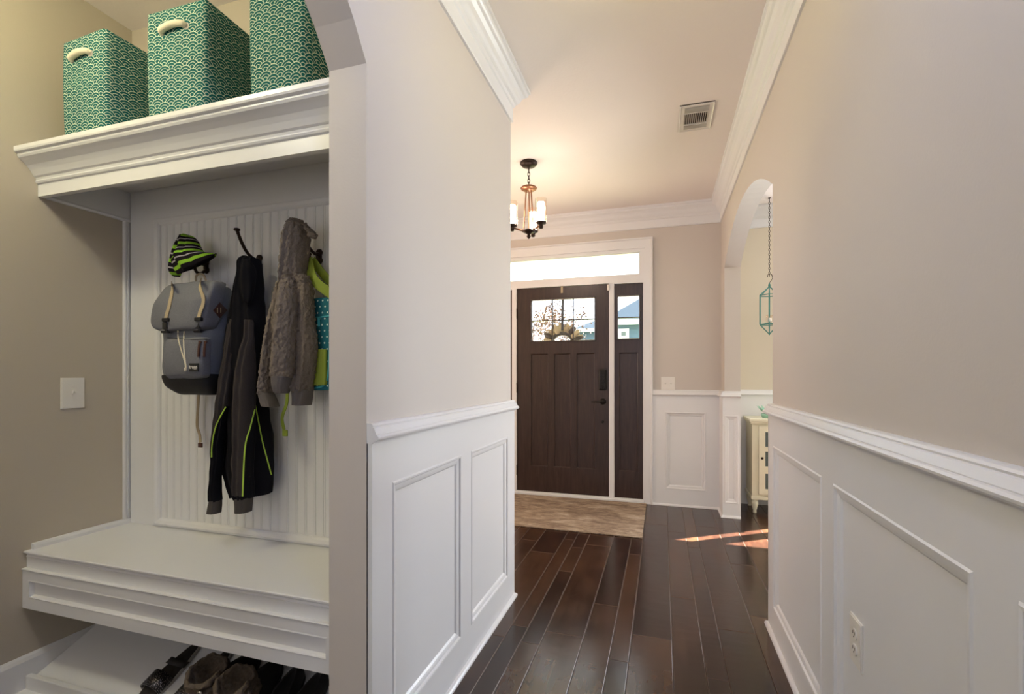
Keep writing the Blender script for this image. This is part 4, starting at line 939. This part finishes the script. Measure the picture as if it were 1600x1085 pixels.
for k, a in enumerate((90, -30, 210)):
    a = math.radians(a); ex, ey = CX+.122*math.cos(a), CY_+.122*math.sin(a)
    m = MB(); m.smooth = True; m.tube([(CX+.03*math.cos(a), CY_+.03*math.sin(a), 2.203), (CX+.08*math.cos(a), CY_+.08*math.sin(a), 2.214), (ex, ey, 2.222)], .0065, 8)
    ar = m.build('arm', 'copper', t)
    m = MB(); m.smooth = True; m.lathe([(.001, -.026), (.012, -.024), (.015, -.018), (.016, -.002), (.018, .004), (.035, .010), (.037, .020), (.026, .024), (.001, .024)], (ex, ey, 2.222), 24); m.build('cup', 'bronze', ar)
    m = MB(); m.smooth = True
    m.rings([[Vector((ex+r*math.cos(2*PI*j/28), ey+r*math.sin(2*PI*j/28), z)) for j in range(28)] for r, z in ((.0395, 2.2435), (.0395, 2.405), (.038, 2.405), (.038, 2.2435))], cap=False); m.build('glass_shade', 'lampglass', ar)
    m = MB(); m.smooth = True; m.lathe([(.024, 0), (.026, .004), (.026, .128), (.024, .132), (.001, .133)], (ex, ey, 2.2465), 24); m.build('lit_inner_shade', 'frost', ar)

# ================================================================== RUG
m = MB(); m.box((-1.78, 3.575, .001), (-.138, 4.53, .011), .003); o = m.build('entry_rug', 'rug'); tag(o, 'beige and brown streaked rug on the floor before the front door', 'rug')

# ================================================================== DINING ROOM PIECES
cx0, cx1, cy0, cy1 = .715, 1.375, 4.500, 4.822
t = thing('cream_cabinet', 'distressed cream cabinet with small glass panes beyond the archway', 'cabinet', (cx0+.3, 4.66, 0))
m = MB(); m.box((cx0+.012, cy0+.016, .135), (cx1-.012, cy1, .775)); m.box((cx0+.002, cy0+.004, .118), (cx1-.002, cy1, .150), .005); m.build('carcass', 'cream', t)
m = MB(); m.box((cx0-.014, cy0-.014, .778), (cx1+.014, cy1, .806), .006); m.box((cx0-.002, cy0-.002, .762), (cx1+.002, cy1, .778), .003); m.build('top', 'cream', t)
for x in (cx0+.035, cx1-.035):
    for y in (cy0+.035, cy1-.035):
        m = MB(); m.smooth = True; m.lathe([(.013, 0), (.015, .012), (.012, .022), (.018, .040), (.026, .075), (.028, .095), (.022, .102), (.026, .110), (.026, .118)], (x, y, 0), 18); m.build('foot', 'cream', t)
xm = (cx0+cx1)/2
for s, (a, b) in enumerate(((cx0+.062, xm-.004), (xm+.004, cx1-.062))):
    holes = [(a+.048, b-.048, z0, z1) for z0, z1 in ((.215, .345), (.405, .530), (.570, .695))]
    m = MB(); m.slab((0, cy0+.016, 0), (1, 0, 0), (0, 0, 1), (0, -1, 0), (a, b), (.168, .745), .018, holes); d = m.build('door', 'cream', t)
    for h in holes: MB().box((h[0], cy0+.006, h[2]), (h[1], cy0+.009, h[3])).build('pane', 'smoke', d)
    kx = a+.022 if s == 0 else b-.022
    m = MB(); m.smooth = True; m.lathe([(.001, -.026), (.008, -.025), (.011, -.020), (.009, -.014), (.005, -.010), (.005, -.002)], (kx, cy0, .475), 14, 'y'); m.build('knob', 'bronze', d)
p = PY(1196, 640, 4.60)
t = thing('ceramic_succulent', 'pale green ceramic succulent on top of the cream cabinet', 'ornament', (p.x+.01, 4.60, .806))
m = MB(); m.smooth = True; m.lathe([(.030, 0), (.036, .003), (.042, .018), (.045, .034), (.040, .036), (.001, .030)], (p.x+.01, 4.60, .8065), 24); m.build('bowl', 'jade', t)
for k in range(11):
    a = 2*PI*k/11+.2; L = .085 if k < 7 else .05; el = .45 if k < 7 else 1.0
    m = MB(); m.smooth = True; R = []
    for i in range(8):
        u = i/7; wv_ = .016*math.sin(PI*min(.97, u*.9+.1))+.001; c_ = Vector((p.x+.01, 4.60, .842))+Vector((math.cos(a)*math.cos(el), math.sin(a)*math.cos(el), math.sin(el)+.35*u))*L*u
        sd = Vector((-math.sin(a), math.cos(a), 0)); R.append([c_+sd*wv_*math.cos(q*PI/4)+Vector((0, 0, 1))*wv_*.35*math.sin(q*PI/4) for q in range(8)])
    m.rings(R); m.build('leaf', 'jade', t)
# lantern
lx, ly_ = .878, 4.62
t = thing('candle_lantern', 'teal wire candle lantern hanging on a chain beyond the archway', 'lantern', (lx, ly_, CEIL))
m = MB(); m.smooth = True; zt = CEIL-.001; m.lathe([(.012, 0), (.010, -.006), (.003, -.010), (.003, -.022)], (lx, ly_, zt), 12)
zz = 2.682; i = 0
while zz > 2.035:
    pts = [(math.cos(a)*.006, zz-.011+math.sin(a)*.013) for a in [2*PI*k/10 for k in range(11)]]
    m.tube([(lx+(q if i % 2 else 0), ly_+(0 if i % 2 else q), z) for q, z in pts], .0018, 5, cap=False, up=(0, 1, 0) if i % 2 else (1, 0, 0)); zz -= .020; i += 1
m.tube(crs([(lx, ly_, 2.045), (lx+.018, ly_, 2.035), (lx+.024, ly_, 2.005), (lx+.006, ly_, 1.975), (lx-.001, ly_, 1.955)], 5), .0028, 6); m.tube(crs([(lx, ly_, 2.045), (lx-.012, ly_, 2.035), (lx-.014, ly_, 2.018)], 4), .0026, 6)
m.build('chain', 'bronze', t)
m = MB(); top = (lx, ly_, 1.935); bot = (lx, ly_, 1.525); N = 6
ru = [(lx+.082*math.cos(2*PI*k/N+.3), ly_+.082*math.sin(2*PI*k/N+.3), 1.86) for k in range(N)]; rd = [(a, b, 1.61) for a, b, c in ru]
for k in range(N):
    m.tube([ru[k], ru[(k+1) % N]], .004, 6); m.tube([rd[k], rd[(k+1) % N]], .004, 6); m.tube([ru[k], rd[k]], .004, 6); m.tube([ru[k], top], .004, 6); m.tube([rd[k], bot], .004, 6)
m.lathe([(.002, .03), (.008, .02), (.010, 0), (.006, -.006)], top, 10); m.lathe([(.003, .02), (.008, .0), (.003, -.008)], bot, 10); m.lathe([(.040, 0), (.042, .004), (.038, .006), (.001, .006)], (lx, ly_, 1.615), 18)
for k in range(N): m.tube([rd[k], (lx, ly_, 1.617)], .003, 6)
m.build('wire_frame', 'teal_metal', t)
m = MB(); m.smooth = True; m.lathe([(.026, 0), (.028, .004), (.026, .050), (.030, .068), (.027, .068), (.022, .050), (.001, .010)], (lx, ly_, 1.622), 20); m.build('candle_cup', 'lampglass', t)
m = MB(); m.smooth = True; m.lathe([(.018, 0), (.019, .03), (.002, .031), (.0015, .04), (.001, .041)], (lx, ly_, 1.634), 16); m.build('candle', 'candle', t)

# ================================================================== WREATH (outside of the door)
wc = Vector((-.940, DFY+.10, 1.468))
t = thing('wreath', 'dried leaf wreath hanging outside on the front door glass', 'wreath', wc)
m = MB(); m.tube([(wc.x+.115*math.cos(2*PI*k/30), wc.y, wc.z+.115*math.sin(2*PI*k/30)) for k in range(31)], .022, 8, cap=False, up=(0, 1, 0)); m.build('base_ring', 'huskd', t)
rn = random.Random(3)
for k in range(40):
    a = 2*PI*k/40+rn.uniform(-.05, .05); r0 = rn.uniform(.10, .115); L = rn.uniform(.095, .115); tw = rn.uniform(-.3, .3); yo = rn.uniform(-.030, .028)
    m = MB(); m.smooth = True; dr = Vector((math.cos(a), 0, math.sin(a))); sd = Vector((-math.sin(a), .5*tw, math.cos(a))).normalized(); R = []
    for i in range(7):
        u = i/6; wv_ = .026*math.sin(PI*(.18+.70*u)); c_ = wc+dr*(r0+L*u)+Vector((0, yo+.012*math.sin(u*PI)*(1 if k % 2 else -1), 0))
        R.append([c_+sd*wv_, c_+Vector((0, .003, 0)), c_-sd*wv_, c_-Vector((0, .003, 0))])
    m.rings(R); m.build('leaf', 'huskd' if k % 7 in (2, 6) else 'husk', t)
m = MB(); m.ribbon([(wc.x+.006, wc.y-.035, wc.z+.14), (wc.x+.010, DFY+.056, 1.80), (wc.x+.014, DFY+.053, 1.955)], .026, .002); m.build('ribbon', 'ribbon', t)

# ================================================================== OUTSIDE
m = MB(); m.box((-60, 6.3, -.45), (60, 90, -.30)); struct(m.build('lawn_ground', 'grass'), 'lawn beyond the porch')
m = MB(); m.box((-3.2, DY+.152, -.3), (1.5, 6.3, -.05)); m.box((-3.2, FY+.151, -.3), (.48, DY+.152, -.05)); struct(m.build('porch_floor', 'concrete'), 'concrete porch slab')
m = MB(); m.box((-3.2, FY+.151, 2.97), (.49, 6.2, 3.07)); m.box((.49, DY+.151, 2.97), (1.5, 6.2, 3.07)); m.box((-3.2, 6.08, 2.84), (1.5, 6.2, 2.97)); struct(m.build('porch_shade_roof', 'porch'), 'unseen white porch roof added to shade the front door')  # out of view, added and widened to keep sun off the door glass
for x in (-2.95, 1.3):
    m = MB(); m.box((x-.09, 6.02, -.05), (x+.09, 6.19, 2.84)); m.box((x-.12, 5.99, -.05), (x+.12, 6.20, .1)); o = m.build('porch_post', 'porch'); tag(o, 'white square porch post '+('left of' if x < 0 else 'right of')+' the front door', 'post')
# neighbour house
def house(name, x0, y0, W, D, eave, ridge, label, hip=.42):
    t = thing(name, label, 'house', (x0+W/2, y0, -.3))
    m = MB(); m.box((x0, y0, -.3), (x0+W, y0+D, eave)); 
    z = -.2
    while z < eave-.15: m.box((x0-.02, y0-.02, z), (x0+W+.02, y0, z+.012)); z += .18
    m.build('wall', 'siding', t)
    e = .45; m = MB(); a = [(x0-e, y0-e, eave), (x0+W+e, y0-e, eave), (x0+W+e, y0+D+e, eave), (x0-e, y0+D+e, eave), (x0+W*hip, y0+D*.5, ridge), (x0+W*(1-hip), y0+D*.5, ridge)]
    m.add(a, [(0, 1, 5, 4), (1, 2, 5), (2, 3, 4, 5), (3, 0, 4), (3, 2, 1, 0)]); m.build('roof', 'shingle', t)
    m = MB(); m.box((x0-e, y0-e-.02, eave-.18), (x0+W+e, y0-e+.06, eave+.02)); m.box((x0-e-.02, y0-e, eave-.28), (x0-e+.06, y0+D+e, eave+.02)); m.build('fascia', 'porch', t)
    return t
def place_window(t, xa, xb, za, zb, y):
    f = MB(); f.slab((0, y, 0), (1, 0, 0), (0, 0, 1), (0, -1, 0), (xa, xb), (za, zb), .06, [(xa+.12, xb-.12, za+.12, zb-.12)]); w_ = f.build('window', 'porch', t); MB().box((xa+.1, y-.03, za+.1), (xb-.1, y-.01, zb-.1)).build('pane', 'smoke', w_)
P1 = PY(967, 527, 20.0); P2 = PY(984, 512, 20)
h = house('neighbour_house', PY(958, 500, 20).x, 20, 11, 8, PY(980, 500, 19.5).z, PY(1003, 463, 24).z+.2, 'blue-grey sided neighbour house with grey roof seen through the sidelight', .13)
place_window(h, PY(966, 520, 20).x, PY(983, 520, 20).x, PY(975, 530, 20).z, PY(975, 514, 20).z, 20-.02)
h2 = house('neighbour_house', PY(906, 515, 30).x, 30, 2.6, 8, PY(915, 514, 29.5).z, PY(925, 498, 33).z+.2, 'small blue-grey neighbour house seen through the right panes of the door')
# autumn tree
def tree(x, y, label, seed, HT=1.25, nleaf=2600):
    rn = random.Random(seed); t = thing('autumn_tree', label, 'tree', (x, y, -.3)); m = MB(); m.smooth = True
    tips = []
    def br(p, d, L, r, dep):
        q = p+d*L; mid = p+d*L*.5+Vector((rn.uniform(-1, 1), rn.uniform(-1, 1), 0))*L*.06
        m.tube([p, mid, q], [r, r*.85, r*.65], 6)
        if dep == 0: tips.append(q); return
        for k in range(3 if dep > 1 else 4):
            nd = (d+Vector((rn.uniform(-1, 1), rn.uniform(-1, 1), rn.uniform(-.35, .7)))*.75).normalized(); br(q, nd, L*rn.uniform(.6, .8), r*.6, dep-1)
        tips.append(q)
    br(Vector((x, y, -.3)), Vector((.03, 0, 1)), HT, .055, 4)
    m.build('trunk', 'bark', t)
    m = MB()
    for k in range(nleaf):
        c = rn.choice(tips)+Vector((rn.gauss(0, .14), rn.gauss(0, .14), rn.gauss(0, .14))); s_ = rn.uniform(.03, .05)
        a = Vector((rn.gauss(0, 1), rn.gauss(0, 1), rn.gauss(0, 1))).normalized(); b_ = a.cross(Vector((rn.gauss(0, 1), rn.gauss(0, 1), rn.gauss(0, 1)))).normalized()
        m.add([c+a*s_, c+b_*s_*.6, c-a*s_, c-b_*s_*.6], [(0, 1, 2, 3)])
    f = m.build('foliage', 'leafb', t); f['kind'] = 'stuff'; return t
p = PY(843, 500, 13); tree(p.x-.35, 13, 'brown-leaved autumn tree outside seen through the left panes of the front door', 4)
p = PY(889, 500, 19); tree(p.x-1.3, 19, 'sparse brown autumn tree outside seen behind the wreath', 9, nleaf=700)
